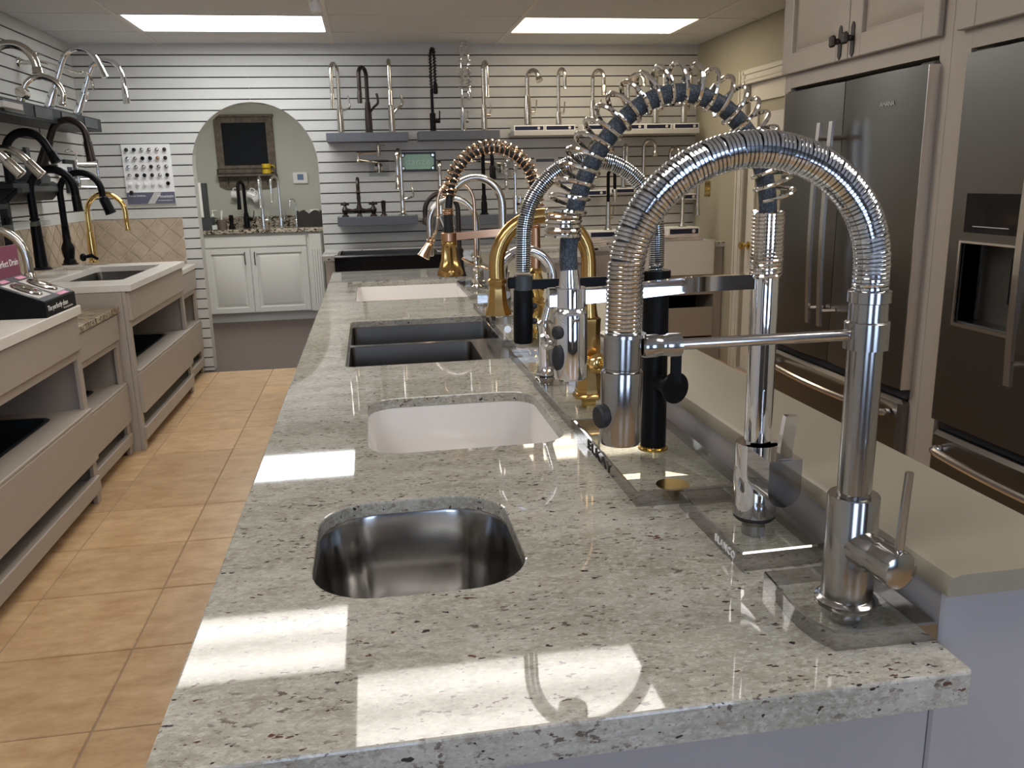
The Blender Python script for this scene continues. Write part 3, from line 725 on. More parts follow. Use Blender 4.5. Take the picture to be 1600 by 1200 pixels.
# black faucet with the ribbed steel hose
F3 = (.467, 1.349)
st, sx_, sy_ = stand('clear acrylic stand lettered in black under the black and steel faucet', [(.374, 1.150), (.545, 1.148), (.557, 1.165), (.558, 1.545), (.374, 1.555)], .024, hole=(.44, 1.175, 'brass'))  # brass nut set off the faucet copies a reflection in the acrylic
text('ELKAY.', .0245, 'ink', st, (.374-sx_-.0008, 1.445-sy_, .003), (0, -1, 0), (0, 0, 1), space=1.05, sx=2.15, ext=.0009)
t = thing('spring_faucet', 'matte black faucet with a ribbed steel hose and black lever', 'faucet', (*F3, CT+.024), PI_)
MB().lathe([(.026, 0), (.026, .003), (.0222, .004), (.0222, .007)], 24).build('base_ring', 'brass', t)
MB().lathe([(.0205, .005), (.0222, .006), (.0222, .300)], 28).build('column', 'black_matte', t)
MB().lathe([(.0222, .283), (.0245, .284), (.0245, .311), (.0235, .312), (.014, .312)], 28).build('arm_collar', 'black_matte', t)
cen = [(0, 0, .31), (0, 0, .36)]+[(.112-.112*cos(pi*k/20), 0, .37+.122*sin(pi*k/20)) for k in range(0, 21)]+[(.2255, 0, .318)]
MB().tube(resample(cen, 50), .0108, 14).build('hose', 'spring_dark', t)
MB().coil(cen, .0118, 135, .0015, 5, 16).build('spring', 'spring_steel', t)
MB().tube([(.018, 0, .297), (.21, 0, .297)], .01, sq=(.004, .0078)).build('support_arm', 'black_matte', t)
MB().lathe([(.0135, 0), (.0155, .001), (.0155, .024), (.014, .025)], 24, (.2255, 0, .313), (0, 0, -1)).build('head_collar', 'shelf_face', t)
MB().box(.236, .252, -.006, .006, .292, .310, .002).build('clip_tab', 'black_matte', t)
hd = MB().lathe([(.0148, 0), (.0158, .002), (.0162, .085), (.0152, .088), (.010, .088)], 24, (.2262, 0, .289), (.015, 0, -1)).build('spray_head', 'black_matte', t)
for z in (.262, .237): MB().sphere((.209, .004, z), .0055, 8).build('spray_button', 'rubber', hd)
kn = MB().lathe([(.0145, 0), (.0145, .022), (.0138, .023), (.0138, .025), (.0165, .026), (.0165, .044), (.0165, .045)], 24, (0, .012, .122), (-.35, 1, 0)).build('handle', 'black_matte', t)
MB().lathe([(.0265, 0), (.0265, .006), (.001, .0065)], 32, (-.0155, .054, .122), (-.35, 1, 0)).build('handle_disc', 'black_matte', kn)
MB().tube([(-.017, .058, .13), (-.017, .058, .205)], .01, sq=(.0032, .0085)).build('lever', 'black_matte', kn)

# brushed gold octagonal faucet
F4 = (.450, 1.73)
stand('clear acrylic stand under the brushed gold octagonal faucet', [(.372, 1.57), (.545, 1.57), (.545, 1.93), (.368, 1.94)], .022, hole=(*F4, 'brass'))
t = thing('arc_faucet', 'brushed gold faucet with an octagonal body and flared spout end', 'faucet', (*F4, CT+.022), PI_)
MB().lathe([(.034, 0), (.036, .004), (.034, .010), (.031, .013), (.031, .02)], 8, rot=pi/8).build('base_ring', 'gold_brushed', t)
MB().lathe([(.030, .018), (.0255, .06), (.0255, .16), (.0265, .168), (.0265, .174), (.021, .178)], 8, rot=pi/8).build('body', 'gold_brushed', t)
cen = goose(.392, .098, .03, .17)
rr = [.023, .0165, .0155]+[.0155]*18+[.0155]
MB().tube([(0, 0, .172), (0, 0, .19), (0, 0, .21)]+cen[2:], [.0215, .0185, .0165]+[.0162]*20, 12).build('spout', 'gold_brushed', t)
MB().lathe([(.0165, 0), (.0205, .004), (.0205, .010), (.0175, .015), (.0185, .025), (.0215, .055), (.029, .072), (.030, .076), (.026, .077)], 8, (.196, 0, .268), (0, 0, -1), rot=pi/8).build('spray_head', 'gold_brushed', t)
kn = MB().lathe([(.014, 0), (.012, .015), (.020, .022), (.022, .030), (.018, .036), (.012, .040)], 12, (0, .022, .085), (-.25, 1, 0)).build('handle', 'gold_pol', t)
MB().tube(smooth([(-.012, .058, .085), (-.02, .075, .092), (-.025, .085, .118)], 12), .0055, 10).build('lever', 'gold_pol', kn)

# chrome gooseneck with a black grip
F5 = (.405, 1.97)
stand('clear acrylic stand under the chrome gooseneck faucet', [(.372, 1.945), (.545, 1.945), (.545, 2.30), (.366, 2.30)], .022, hole=(*F5, 'rubber'))
t = thing('arc_faucet', 'polished chrome gooseneck faucet in front of the copper spring faucet', 'faucet', (*F5, CT+.022), PI_)
MB().lathe([(.026, 0), (.026, .006), (.020, .014), (.018, .022)], 24).build('base_ring', 'chrome', t)
MB().lathe([(.018, .02), (.0185, .10), (.021, .118), (.021, .128), (.013, .135)], 24).build('body', 'chrome', t)
ko = MB().sphere((0, .026, .082), .017, 12).build('handle', 'chrome', t)
MB().tube(smooth([(0, .03, .085), (.01, .05, .09), (.02, .06, .108)], 9), .005, 10).build('lever', 'chrome', ko)
cen = [(-.012, 0, .13), (-.018, 0, .20)]+[(.0475-.0655*cos(pi*k/18), 0, .235+.068*sin(pi*k/18)) for k in range(0, 19)]+[(.114, 0, .20)]
MB().tube(smooth([(0, 0, .13), (-.008, 0, .16)]+cen[1:], 80), .0122, 16).build('spout', 'chrome', t)
hd = MB().lathe([(.0125, 0), (.015, .012), (.016, .055), (.013, .058)], 20, (.114, 0, .205), (.08, 0, -1)).build('spray_head', 'nickel_pol', t)
MB().tube([(.128, .006, .20), (.131, .008, .165), (.127, .008, .14)], [.004, .008, .004], 10).build('grip', 'rubber', hd)

# copper and gold spring faucet with a black hose
F6 = (.478, 2.428)
st, sx_, sy_ = stand('clear acrylic stand with dark lettering beside the double bowl sink', [(.366, 2.43), (.545, 2.41), (.545, 2.84), (.366, 2.85)], .026, hole=(F6[0], F6[1]+.03, 'brass'))
text('ELKAY.', .0245, 'ink', st, (.366-sx_-.0008, 2.75-sy_, .004), (0, -1, 0), (0, 0, 1), space=1.05, sx=2.1, ext=.0009)
t = thing('spring_faucet', 'antique gold spring faucet with a black hose and copper arm', 'faucet', (F6[0], F6[1]+.03, CT+.026), PI_)
MB().lathe([(.030, 0), (.030, .012), (.024, .018), (.028, .024), (.028, .032), (.023, .040), (.023, .085), (.027, .092), (.027, .100), (.022, .106), (.026, .112), (.020, .120), (.024, .135), (.027, .150), (.022, .172), (.017, .190), (.021, .198), (.015, .205)], 24).build('body', 'gold_pol', t)
MB().lathe([(.015, .20), (.015, .325)], 20).build('column', 'copper', t)
MB().coil([(0, 0, .323), (0, 0, .375)], .0145, 12, .0023, 6, 18).build('tight_spring', 'copper', t)
hp = smooth([(0, 0, .37), (.002, 0, .43), (.022, 0, .49), (.065, 0, .532), (.123, 0, .548), (.178, 0, .532), (.222, 0, .487), (.246, 0, .425), (.253, 0, .36), (.254, 0, .30)], 60)
MB().tube(hp, .0098, 12).build('hose', 'hose_black', t)
ca = resample(hp, 100)
MB().coil(ca[2:80], .0195, 29, .0029, 6, 20, off=-.006).build('coil', 'rose', t)
MB().coil([(.2535, 0, .385), (.254, 0, .366)], .0145, 4, .0024, 6, 18).build('tight_spring', 'rose', t)
MB().cyl((.254, 0, .372), (.254, 0, .30), .0135, .0145, 16).build('hose_sleeve', 'hose_black', t)
MB().tube([(0, 0, .312), (.12, 0, .312), (.235, 0, .305)], .01, sq=(.007, .0105)).build('support_arm', 'copper', t)
MB().lathe([(.021, 0), (.0225, .002), (.0225, .024), (.021, .026)], 20, (.254, 0, .317), (0, 0, -1)).build('holder_ring', 'copper', t)
hd = MB()
fluted(hd, [(.021, 0, 0), (.0235, .004, 0), (.0235, .010, 0), (.021, .014, 0), (.022, .018, 1), (.025, .05, 1), (.031, .072, 1), (.034, .080, 0), (.037, .086, 0), (.039, .098, 1), (.034, .100, 0)], 48, 8, .17, (.254, 0, .292), (0, 0, -1))
hd.build('spray_head', 'gold_brushed', t)

# the cluster of arc faucets at the far sink
def arc_faucet(label, X, Y, mat, H, R, drop, r0, rt, head, zs=.022, Rz=None, hd_r=None, lean=0, lever=True, bh=.12, hmat=None, stand_z=True, rz=PI_, bodyp=None):
    t = thing('arc_faucet', label, 'faucet', (X, Y, CT+zs), rz)
    MB().lathe([(r0*1.35, 0), (r0*1.35, .005), (r0*1.05, .010)], 20).build('base_ring', mat, t)
    MB().lathe(bodyp or [(r0, .008), (r0, bh-.012), (r0*.92, bh-.004), (rt*1.05, bh)], 20).build('body', mat, t)
    cen = goose(H, R, drop, bh-.005, 20, Rz)
    MB().tube(cen, rt, 16).build('spout', mat, t)
    e = cen[-1]; q = hd_r or rt*1.25
    MB().lathe([(rt*1.02, 0), (q, .004), (q*1.05, head), (q*.9, head+.003)], 18, e, (.05, 0, -1)).build('spray_head', hmat or mat, t)
    if lever:
        k = MB().cyl((0, r0*.6, bh*.55), (0, r0+.03, bh*.55), r0*.55, n=14).build('handle', mat, t)
        MB().tube([(0, r0+.024, bh*.55), (0, r0+.028, bh*.55+.03), (-.008, r0+.036, bh*.55+.085)], .0045, 10).build('lever', mat, k)
    return t
stand('clear acrylic stand under the large brushed nickel arc faucet', [(.385, 2.90), (.54, 2.90), (.54, 3.24), (.38, 3.24)], .022, hole=(.467, 3.0, 'brass'))
arc_faucet('large brushed nickel arc faucet rising behind the coil of the gold spring faucet', .467, 3.00, 'nickel', .475, .095, .06, .024, .0145, .09, Rz=.10)
st, sx_, sy_ = stand('clear acrylic stand at the right edge of the cream white sink', [(.40, 3.50), (.545, 3.50), (.545, 4.02), (.395, 4.02)], .022, hole=(.487, 3.93, 'brass'))
text('ELKAY.', .0185, 'ink', st, (.4-sx_-.0008, 3.86-sy_, .003), (0, -1, 0), (0, 0, 1), space=1.1)
arc_faucet('brushed nickel pull down faucet with angled spray end beside the cream white sink', .487, 3.93, 'nickel', .388, .108, .07, .026, .0145, .075, Rz=.112, bodyp=[(.028, .008), (.027, .06), (.022, .085), (.025, .10), (.019, .115), (.0155, .12)])
# polished nickel faucet with hanging hose spray
t = thing('bridge_faucet', 'polished nickel and rose faucet with a hose spray hanging on a thin arc', 'faucet', (.455, 3.72, CT+.022), PI_)
MB().lathe([(.024, 0), (.024, .006), (.014, .014), (.018, .03), (.021, .045), (.016, .06), (.012, .075), (.017, .085), (.012, .095), (.012, .12), (.016, .125), (.016, .135), (.009, .14)], 20).build('body', 'nickel_pol', t)
MB().tube(smooth([(0, 0, .10), (.03, .02, .115), (.065, .03, .135)], 10), [.006]*10 if False else .0055, 10).build('lever', 'rose', t)
MB().tube(smooth([(0, 0, .09), (-.02, .03, .095), (-.045, .04, .085)], 10), .0055, 10).build('lever', 'rose', t)
MB().tube(goose(.462, .080, .05, .135, 18, .095), .0075, 12).build('spout', 'rose', t)
hp = smooth([(.16, 0, .325), (.163, 0, .29), (.172, 0, .255), (.186, .0, .225)], 20)
MB().tube(hp, .0065, 10).build('hose', 'nickel_pol', t)
MB().coil(hp, .0072, 16, .0012, 5, 12).build('hose_braid', 'rose', t)
hd = MB().lathe([(.010, 0), (.017, .008), (.012, .016), (.018, .024), (.014, .032), (.018, .042), (.027, .088), (.030, .096), (.024, .098)], 10, (.186, 0, .228), (.55, .1, -1)).build('spray_head', 'rose', t)
MB().cyl((.192, -.028, .20), (.192, .034, .196), .004, n=8).build('spray_lever', 'rose', hd)
# tall black faucet behind the gold bell
arc_faucet('slim oil black faucet with a flared base behind the gold bell spray head', .455, 4.42, 'bronze', .425, .085, .03, .020, .0125, .03, zs=0, Rz=.09, lever=False, bodyp=[(.034, 0), (.030, .012), (.021, .05), (.019, .12), (.0225, .128), (.0225, .14), (.013, .15)], bh=.15, hd_r=.015)
# ------------------------------------------------------------------ display counters along the left wall
def display_unit(label, y0, y1, zt, xf, topmat, th, over, hole=None, lower=''):
    t = thing('display_cabinet', label, 'cabinet', (0, (y0+y1)/2, 0), 0, 'open display cabinets along the left wall')
    c = (y0+y1)/2; s = zt/.912; A, B = y0-c, y1-c; xb = XL+.002
    zz = zt-th
    MB().box(xb, xf-.0205, A, A+.02, 0, zz).build('side_panel', 'cab_taupe', t)
    MB().box(xb, xf-.0205, B-.02, B, 0, zz).build('side_panel', 'cab_taupe', t)
    MB().box(xf-.02, xf, A, A+.05, 0, zz, .002).build('stile', 'cab_taupe', t)
    MB().box(xf-.02, xf, B-.05, B, 0, zz, .002).build('stile', 'cab_taupe', t)
    MB().box(xf-.018, xf+.014, A+.012, B-.012, .715*s, zz-.004, .006).build('apron', 'cab_taupe', t)
    MB().box(xf-.02, xf, A+.05, B-.05, .680*s, .715*s).build('rail', 'cab_taupe', t)
    MB().box(xf-.02, xf+.018, A+.03, B-.012, .205*s, .432*s, .004).build('lower_apron', 'cab_taupe', t)
    MB().box(xf-.06, xf+.018, A+.03, B-.012, .432*s, .448*s, .004).build('shelf_lip', 'cab_taupe', t)
    MB().box(xf-.02, xf+.012, A+.02, B-.012, .055, .130*s, .004).build('bottom_rail', 'cab_taupe', t)
    MB().box(xb, xf-.02, A+.02, B-.02, .09*s, .105*s).build('shelf', 'cab_taupe', t)
    MB().box(-1.86, -1.85, A+.02, B-.02, .1, zz).build('back_panel', 'cab_dark', t)
    MB().box(-1.85, -1.835, A+.02, B-.02, .545*s, .60*s).build('back_rail', 'cab_taupe', t)
    MB().box(xf-.075, xf-.06, A+.02, B-.02, 0, .09*s).build('toe_kick', 'cab_taupe', t)
    h = (-1.74, xf-.12, y0+.16, y1-.14)
    sh = slab('sink_shelf', 'cab_taupe', [(xb, A+.02), (xf-.06, A+.02), (xf-.06, B-.02), (xb, B-.02)], [[(x, y-c) for x, y in rrect(*h, .05)]], .428*s, .440*s, t)
    sink('display_sink', lower, h, .05, .443*s, .17, 'shelf_black', taper=.01, lipw=.018)
    tp = slab('countertop', topmat, [(xb, y0-.004), (xf+over, y0-.004), (xf+over, y1), (xb, y1)], [rrect(*hole, .03)] if hole else [], zz+.0005, zt, bev=.004)
    return t, tp
t, tp = display_unit('open taupe display cabinet nearest the viewer with a white top', 2.30, 3.925, .910, -1.30, 'quartz', .04, .028, hole=(-1.80, -1.50, 2.75, 3.42), lower='black sink on the lower shelf under the black drain display')
tag(tp, 'white quartz countertop under the black drain display', 'countertop'); 
sink('drop_sink', 'grey sink in the white countertop under the black drain display', (-1.80, -1.50, 2.75, 3.42), .03, .8695, .18, 'steel', taper=.01)
t, tp = display_unit('open taupe display cabinet with a low gold granite top', 3.935, 4.655, .800, -1.345, 'granite_gold', .032, .022, lower='black sink on the lower shelf under the gold granite top')
tag(tp, 'gold and black speckled granite countertop between two white ones', 'countertop')
H = (-1.76, -1.365, 4.93, 5.84)
t, tp = display_unit('open taupe display cabinet with a raised white top and steel sink', 4.67, 6.03, .912, -1.285, 'quartz', .036, .03, hole=H, lower='black sink on the lower shelf under the raised white top')
tag(tp, 'white quartz countertop with a steel sink below the travertine tiles', 'countertop')
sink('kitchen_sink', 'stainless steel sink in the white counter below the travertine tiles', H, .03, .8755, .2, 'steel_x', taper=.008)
t, tp = display_unit('small open taupe display cabinet in the corner with a lower white top', 6.04, 6.69, .835, -1.335, 'quartz', .034, .02, lower='black sink on the lower shelf of the small corner cabinet')
tag(tp, 'small lower white countertop in the corner by the arch', 'countertop')

# ------------------------------------------------------------------ counters along the back wall
BY = 6.05
ap = slab('back_countertop', 'granite_pale', [(-.345, BY), (-.255, BY), (-.255, BY+.07), (-.235, BY+.07), (-.235, 6.50), (.47, 6.50), (.47, BY+.07), (.495, BY+.07), (.495, BY), (1.765, BY), (1.765, 6.48), (2.555, 6.48), (2.555, BY), (2.628, BY), (2.628, 6.698), (-.345, 6.698)], [], .872, .910, bev=.003)
tag(ap, 'pale granite countertop along the back slatwall', 'countertop')
t = thing('base_cabinet', 'taupe base cabinet under the pale back counter and dark apron sink', 'cabinet', (.7, 6.4, 0))
MB().box(-1.02, -.96, -.33, .29, 0, .871).build('side_panel', 'cab_taupe', t)
MB().box(-.96, 1.06, -.31, .28, .10, .66).build('carcass', 'cab_taupe', t)
MB().box(-.19, 1.06, -.33, -.31, .10, .871, .002).build('face_frame', 'cab_taupe', t)
for x in (-.15, .28, .70): MB().box(x, x+.36, -.345, -.33, .14, .84, .006).build('door', 'cab_taupe', t)
t = thing('apron_sink', 'stainless apron front sink with a dark polished face at the back wall', 'sink', (.12, BY, .66))
R = []
ap = MB().prism([(-.376, -.012), (-.2, -.024), (0, -.03), (.2, -.024), (.376, -.012), (.376, .06), (-.376, .06)], 0, .232, 'xy')
ap.build('apron', 'black_gloss', t)
MB().box(-.378, .378, -.02, .062, .232, .2445, .003).build('rim', 'steel_x', t)
def open_box(x0, x1, y0, y1, z0, z1, w, r=.02):
    R = [rrect(x0, x1, y0, y1, r), rrect(x0, x1, y0, y1, r), rrect(x0+w, x1-w, y0+w, y1-w, max(.004, r-w)), rrect(x0+w, x1-w, y0+w, y1-w, max(.004, r-w))]
    return MB().rings([[(a, b, z) for a, b in q] for q, z in zip(R, (z0, z1, z1, z0+w))])
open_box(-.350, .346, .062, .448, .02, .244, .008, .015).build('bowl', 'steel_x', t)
t = thing('farmhouse_sink', 'white fireclay farmhouse sink at the back wall near the cream door', 'sink', (2.16, BY-.02, .672))
open_box(-.39, .39, 0, .445, 0, .252, .024, .02).build('basin', 'fireclay', t)
t = thing('base_cabinet', 'taupe base cabinet with a drawer below the white farmhouse sink', 'cabinet', (2.16, 6.4, 0))
MB().box(.40, .465, -.33, .29, 0, .871).build('stile', 'cab_taupe', t)
MB().box(-.40, -.36, -.33, .29, 0, .871).build('stile', 'cab_taupe', t)
MB().box(-.36, .40, -.33, -.31, .515, .67).build('rail', 'cab_taupe', t)
MB().box(-.36, .40, -.345, -.32, .195, .418, .004).build('drawer', 'cab_taupe', t)
MB().box(-.36, .40, -.33, -.31, .02, .165).build('bottom_rail', 'cab_taupe', t)
MB().box(-.36, .40, .02, .03, .02, .66).box(-.36, .40, -.3, .02, .15, .165).build('interior', 'black_matte', t)
# low pale slab counter standing in front of the back run
t = thing('display_counter', 'short pale granite counter standing in front of the back run', 'counter', (1.05, 5.85, 0))
MB().box(-.45, .42, -.17, .19, 0, .838).build('cabinet', 'cab_taupe', t)
slab('countertop', 'granite_pale', [(-.48, -.20), (.455, -.20), (.455, .195), (-.48, .195)], [], .838, .876, t, bev=.003)

# ------------------------------------------------------------------ hall vanity
HY = 9.06
def rdoor(w, h, fw=.065, th=.02):
    """raised panel door in its own frame: x width, z up, front at -y"""
    m = MB()
    m.box(0, fw, -th, 0, 0, h, .003).box(w-fw, w, -th, 0, 0, h, .003).box(fw, w-fw, -th, 0, 0, fw, .003).box(fw, w-fw, -th, 0, h-fw, h, .003)
    m.box(fw-.004, w-fw+.004, -th*.12, 0, fw-.004, h-fw+.004)
    a, b = fw+.012, fw+.045
    R = [[(x, y, z) for x, z in ((i, i), (w-i, i), (w-i, h-i), (i, h-i))] for i, y in ((a, -th*.12), (b, -th*.9))]
    m.rings([[(p[0], p[1], p[2]) for p in r] for r in R], False, True)
    return m
t = thing('vanity_cabinet', 'white two door cabinet seen through the arch', 'cabinet', (-1.1, HY, 0))
MB().box(-.60, .60, .02, .635, .095, .915).build('carcass', 'cab_white', t)
MB().box(-.60, .60, .08, .10, 0, .095).build('toe_kick', 'cab_white', t)
MB().box(-.57, .44, 0, .02, .785, .895, .003).build('drawer_front', 'cab_white', t)
pl_ = MB().box(.47, .59, -.012, .02, .095, .90, .002)
for k in range(4): pl_.box(.488+k*.024, .500+k*.024, -.018, -.01, .16, .74, .004)
pl_.build('pilaster', 'cab_white', t)
for x0, x1, hx in ((-.575, -.135, .39), (-.128, .44, .04)):
    m = rdoor(x1-x0, .665, .055).build('door', 'cab_white', t, loc=(x0, .02, .105))
    MB().tube(smooth([(hx, -.02, .50), (hx, -.045, .515), (hx, -.045, .61), (hx, -.02, .625)], 12), .005, 8).build('handle', 'pewter', m)
vt = MB().box(-1.72, -.47, HY-.03, 9.698, .918, .962, .008).box(-1.72, -.47, 9.675, 9.698, .962, 1.07, .003).build('vanity_countertop', 'granite_hall')
tag(vt, 'speckled granite vanity top with backsplash seen through the arch', 'countertop')

# ------------------------------------------------------------------ refrigerators and their cabinets
FX, CX = 1.68, 1.72
def fridge(label, y0, ys_, y1, seamz, top_, disp=False, logo=None):
    t = thing('refrigerator', label, 'refrigerator', (FX, (y0+y1)/2, 0), 0, 'stainless refrigerators')
    c = (y0+y1)/2
    MB().box(.07, .75, y0-c+.006, y1-c-.006, .02, top_-.015).build('body', 'fridge_side', t)
    for a, b in ((ys_+.002, y1), (y0, ys_-.002)):
        far = a > ys_
        n = 7; q = [(.062, a-c), (.062, b-c)]+[(.012*(1-sin(pi*k/n))**1 if 0 < k < n else .014, b-c+(a-b)*k/n) for k in range(n+1)]
        if far and disp:
            m = MB()
            ny0, ny1, nz0, nz1 = 1.965, 2.20, .965, 1.196
            for yy0, yy1, z0, z1 in ((a, b, seamz, nz0), (a, b, nz1, top_), (a, ny0, nz0, nz1), (ny1, b, nz0, nz1)): m.box(0.0, .062, yy0-c, yy1-c, z0, z1)
            d = m.build('door', 'fridge_steel', t)
            MB().box(.10, .11, ny0-c, ny1-c, nz0, nz1).box(.01, .10, ny0-c, ny1-c, nz0-.006, nz0+.004).box(.01, .1, ny0-c-.004, ny0-c, nz0, nz1).box(.01, .1, ny1-c, ny1-c+.004, nz0, nz1).build('dispenser_niche', 'fridge_steel', d)
            fr = MB()
            for yy0, yy1, z0, z1 in ((ny0-.008, ny1+.008, nz0-.010, nz0), (ny0-.008, ny1+.008, nz1, nz1+.006), (ny1, ny1+.008, nz0, nz1), (ny0-.008, ny0, nz0, nz1)): fr.box(-.005, .004, yy0-c, yy1-c, z0, z1)
            fr.build('dispenser_frame', 'fridge_trim', d)
            MB().box(.045, .062, 2.0-c, 2.06-c, 1.03, 1.165, .006).build('paddle', 'black_matte', d)
            pn = MB().box(-.004, .004, 1.96-c, 2.197-c, 1.226, 1.335, .002).build('control_panel', 'black_gloss', d)
            MB().box(-.0045, -.0035, 2.02-c, 2.16-c, 1.243, 1.2455).build('display_text', 'shelf_light', pn)
        else:
            m = MB().prism(q, seamz, top_, 'xy'); d = m.build('door', 'fridge_steel', t)
        hy = ys_+(.042 if far else -.042)-c
        hs = MB().tube(smooth([(-.052, hy, .845), (-.060, hy, 1.0), (-.063, hy, 1.21), (-.060, hy, 1.42), (-.052, hy, 1.575)], 20), .01, sq=(.011, .0055))
        hm = hs.build('handle', 'fridge_trim', d)
        for z in (.90, 1.52): MB().cyl((-.055, hy, z), (.006, hy, z), .008, n=10).build('handle_post', 'fridge_trim', hm)
        if not far:
            MB().box(-.0005, .060, y0-c-.004, y0-c-.0005, seamz+.003, top_-.003).build('door_edge', 'fridge_trim', d)
            if logo: text(logo, .022, 'fridge_trim', d, (-.0012, 2.66-c, 1.605), (0, -1, 0), (0, 0, 1), name='badge')
    dz = MB().box(0.004, .062, y0-c, y1-c, .07, seamz-.035, .012).build('freezer_drawer', 'fridge_steel', t)
    hz = seamz-.085
    hm = MB().tube(smooth([(0, y1-c-.05, hz), (-.03, y1-c-.07, hz), (-.05, (y1-y0)*.2, hz), (-.056, 0, hz), (-.05, -(y1-y0)*.2, hz), (-.03, y0-c+.07, hz), (0, y0-c+.05, hz)], 30), .012, 10).build('handle', 'fridge_trim', dz)
    MB().box(.02, .30, y0-c+.005, y0-c+.07, top_-.012, top_+.008, .003).box(.02, .30, y1-c-.07, y1-c-.005, top_-.012, top_+.008, .003).build('hinge_cover', 'fridge_side', t)
    MB().box(.03, .07, y0-c+.004, y1-c-.004, seamz-.033, seamz-.002).build('seam_gasket', 'rubber', t)
    MB().box(.05, .09, y0-c+.02, y1-c-.02, .01, .068).build('toe_grille', 'fridge_side', t)
    return t
fridge('stainless french door refrigerator nearest the cream door', 2.425, 2.905, 3.352, .70, 1.712, logo='AMANA')
fridge('stainless refrigerator with a water dispenser at the right edge', 1.43, 1.86, 2.258, .655, 1.716, disp=True)
def fridge_cabinet(label, y0, y1, sf, sn, yd):
    t = thing('refrigerator_cabinet', label, 'cabinet', (CX, y0, 0), 0, 'cabinets built round the refrigerators')
    h = y1-y0
    MB().box(.0205, .905, h-.018, h, 0, ZC-.006).build('side_panel', 'cab_beige', t)
    MB().box(.0205, .905, 0, .018, 0, ZC-.006).build('side_panel', 'cab_beige', t)
    MB().box(0, .02, h-sf, h, 0, ZC-.006, .001).build('stile', 'cab_beige', t)
    MB().box(0, .02, 0, sn, 0, ZC-.006, .001).build('stile', 'cab_beige', t)
    MB().box(0, .02, sn, h-sf, 1.735, 1.80).build('rail', 'cab_beige', t); MB().box(0, .02, sn, h-sf, 2.34, ZC-.006).build('rail', 'cab_beige', t)
    MB().box(.02, .905, .018, h-.018, 1.735, 1.75).build('cabinet_floor', 'cab_beige', t)
    for k, (a, b) in enumerate(yd):    # far door, near door
        w = b-a
        m = rdoor(w, .60, .075, .022); m.xf(Matrix.Rotation(-pi/2, 4, 'Z'))
        d = m.build('door', 'cab_beige', t, loc=(-.001, b-y0, 1.788))
        ky = -w+.045 if k == 0 else -.03
        kn = MB().prism([(ky-.011, -.05), (ky, -.062), (ky+.011, -.05), (ky+.011, .035), (ky+.007, .048), (ky, .054), (ky-.007, .048), (ky-.011, .035)], -.026, -.0215, 'yz').xf(Matrix.Translation((0, 0, .065)))
        kp = kn.build('backplate', 'pewter', d)
        MB().lathe([(.007, 0), (.005, .014), (.006, .02)], 10, (-.026, ky, .065), (-1, 0, 0)).sphere((-.036, ky, .065), .011, 8).box(-.062, -.046, ky-.016, ky+.016, .045, .085, .006).build('knob', 'pewter', kp)
    return t
fridge_cabinet('beige cabinet surround of the refrigerator nearest the cream door', 2.383, 3.41, .05, .053, [(2.918, 3.402), (2.425, 2.912)])
fridge_cabinet('beige cabinet surround of the refrigerator at the right edge', 1.35, 2.382, .085, .053, [(1.872, 2.34), (1.40, 1.868)])
# ------------------------------------------------------------------ faucets on shelves and counters
def wf(label, P, rz, mat, H, R=.05, drop=.1, r0=.02, rt=.0115, head=.09, hr=None, bh=.16, lever='up', name='kitchen_faucet', Rz=None, hmat=None, group=None, body=None, lz=None, bend=(.05, 0), tilt=0, arc=None):
    t = thing(name, label, 'faucet', P, rz, group)
    if tilt: t.rotation_euler = (0, tilt, rz)
    r0 *= 1.22; rt *= 1.28; hr = hr*1.22 if hr else None
    MB().lathe([(r0*1.35, 0), (r0*1.35, .004), (r0*1.1, .009), (r0, .012)], 16).build('base_ring', mat, t)
    MB().lathe(body or [(r0, .008), (r0*.95, bh*.6), (rt*1.25, bh), (rt*1.0, bh+.002)], 16).build('body', mat, t)
    cen = goose(H, R, drop, bh-.005, 14, Rz, arc)
    if arc: bend = (-math.tan(arc), 0)
    MB().tube(cen, rt, 12).build('spout', mat, t)
    if head:
        q = hr or rt*1.3
        MB().lathe([(rt*1.02, 0), (q*.95, head*.12), (q, head*.85), (q*1.08, head), (q*.7, head+.002)], 14, cen[-1], (bend[0], bend[1], -1)).build('spray_head', hmat or mat, t)
    z = lz or bh*.55
    if lever == 'up':
        k = MB().cyl((0, r0*.6, z), (0, r0+.026, z), .010, n=12).build('handle', mat, t)
        MB().tube([(0, r0+.022, z), (0, r0+.03, z+.04), (0, r0+.034, z+.085)], [.006, .005, .004], 8).build('lever', mat, k)
    elif lever == 'hook':
        k = MB().tube(smooth([(0, r0*.5, z-.01), (0, r0+.03, z), (0, r0+.058, z+.012), (0, r0+.056, z+.05), (0, r0+.045, z+.095)], 16), [.0085]*17 if False else .0065, 8).build('handle', mat, t)
    elif lever == 'curl':
        k = MB().tube(smooth([(0, r0*.4, z-.05), (0, r0+.02, z-.01), (0, r0+.055, z+.015), (0, r0+.058, z+.05), (0, r0+.05, z+.085)], 16), .009, 8).build('handle', mat, t)
    elif lever == 'knob':
        k = MB().lathe([(.012, 0), (.012, .02), (.018, .03), (.018, .045), (.01, .05)], 12, (0, r0*.6, z), (0, 1, 0)).build('handle', mat, t)
        MB().tube([(0, r0+.04, z), (0, r0+.06, z+.05), (0, r0+.064, z+.09)], .0045, 8).build('lever', mat, k)
    return t
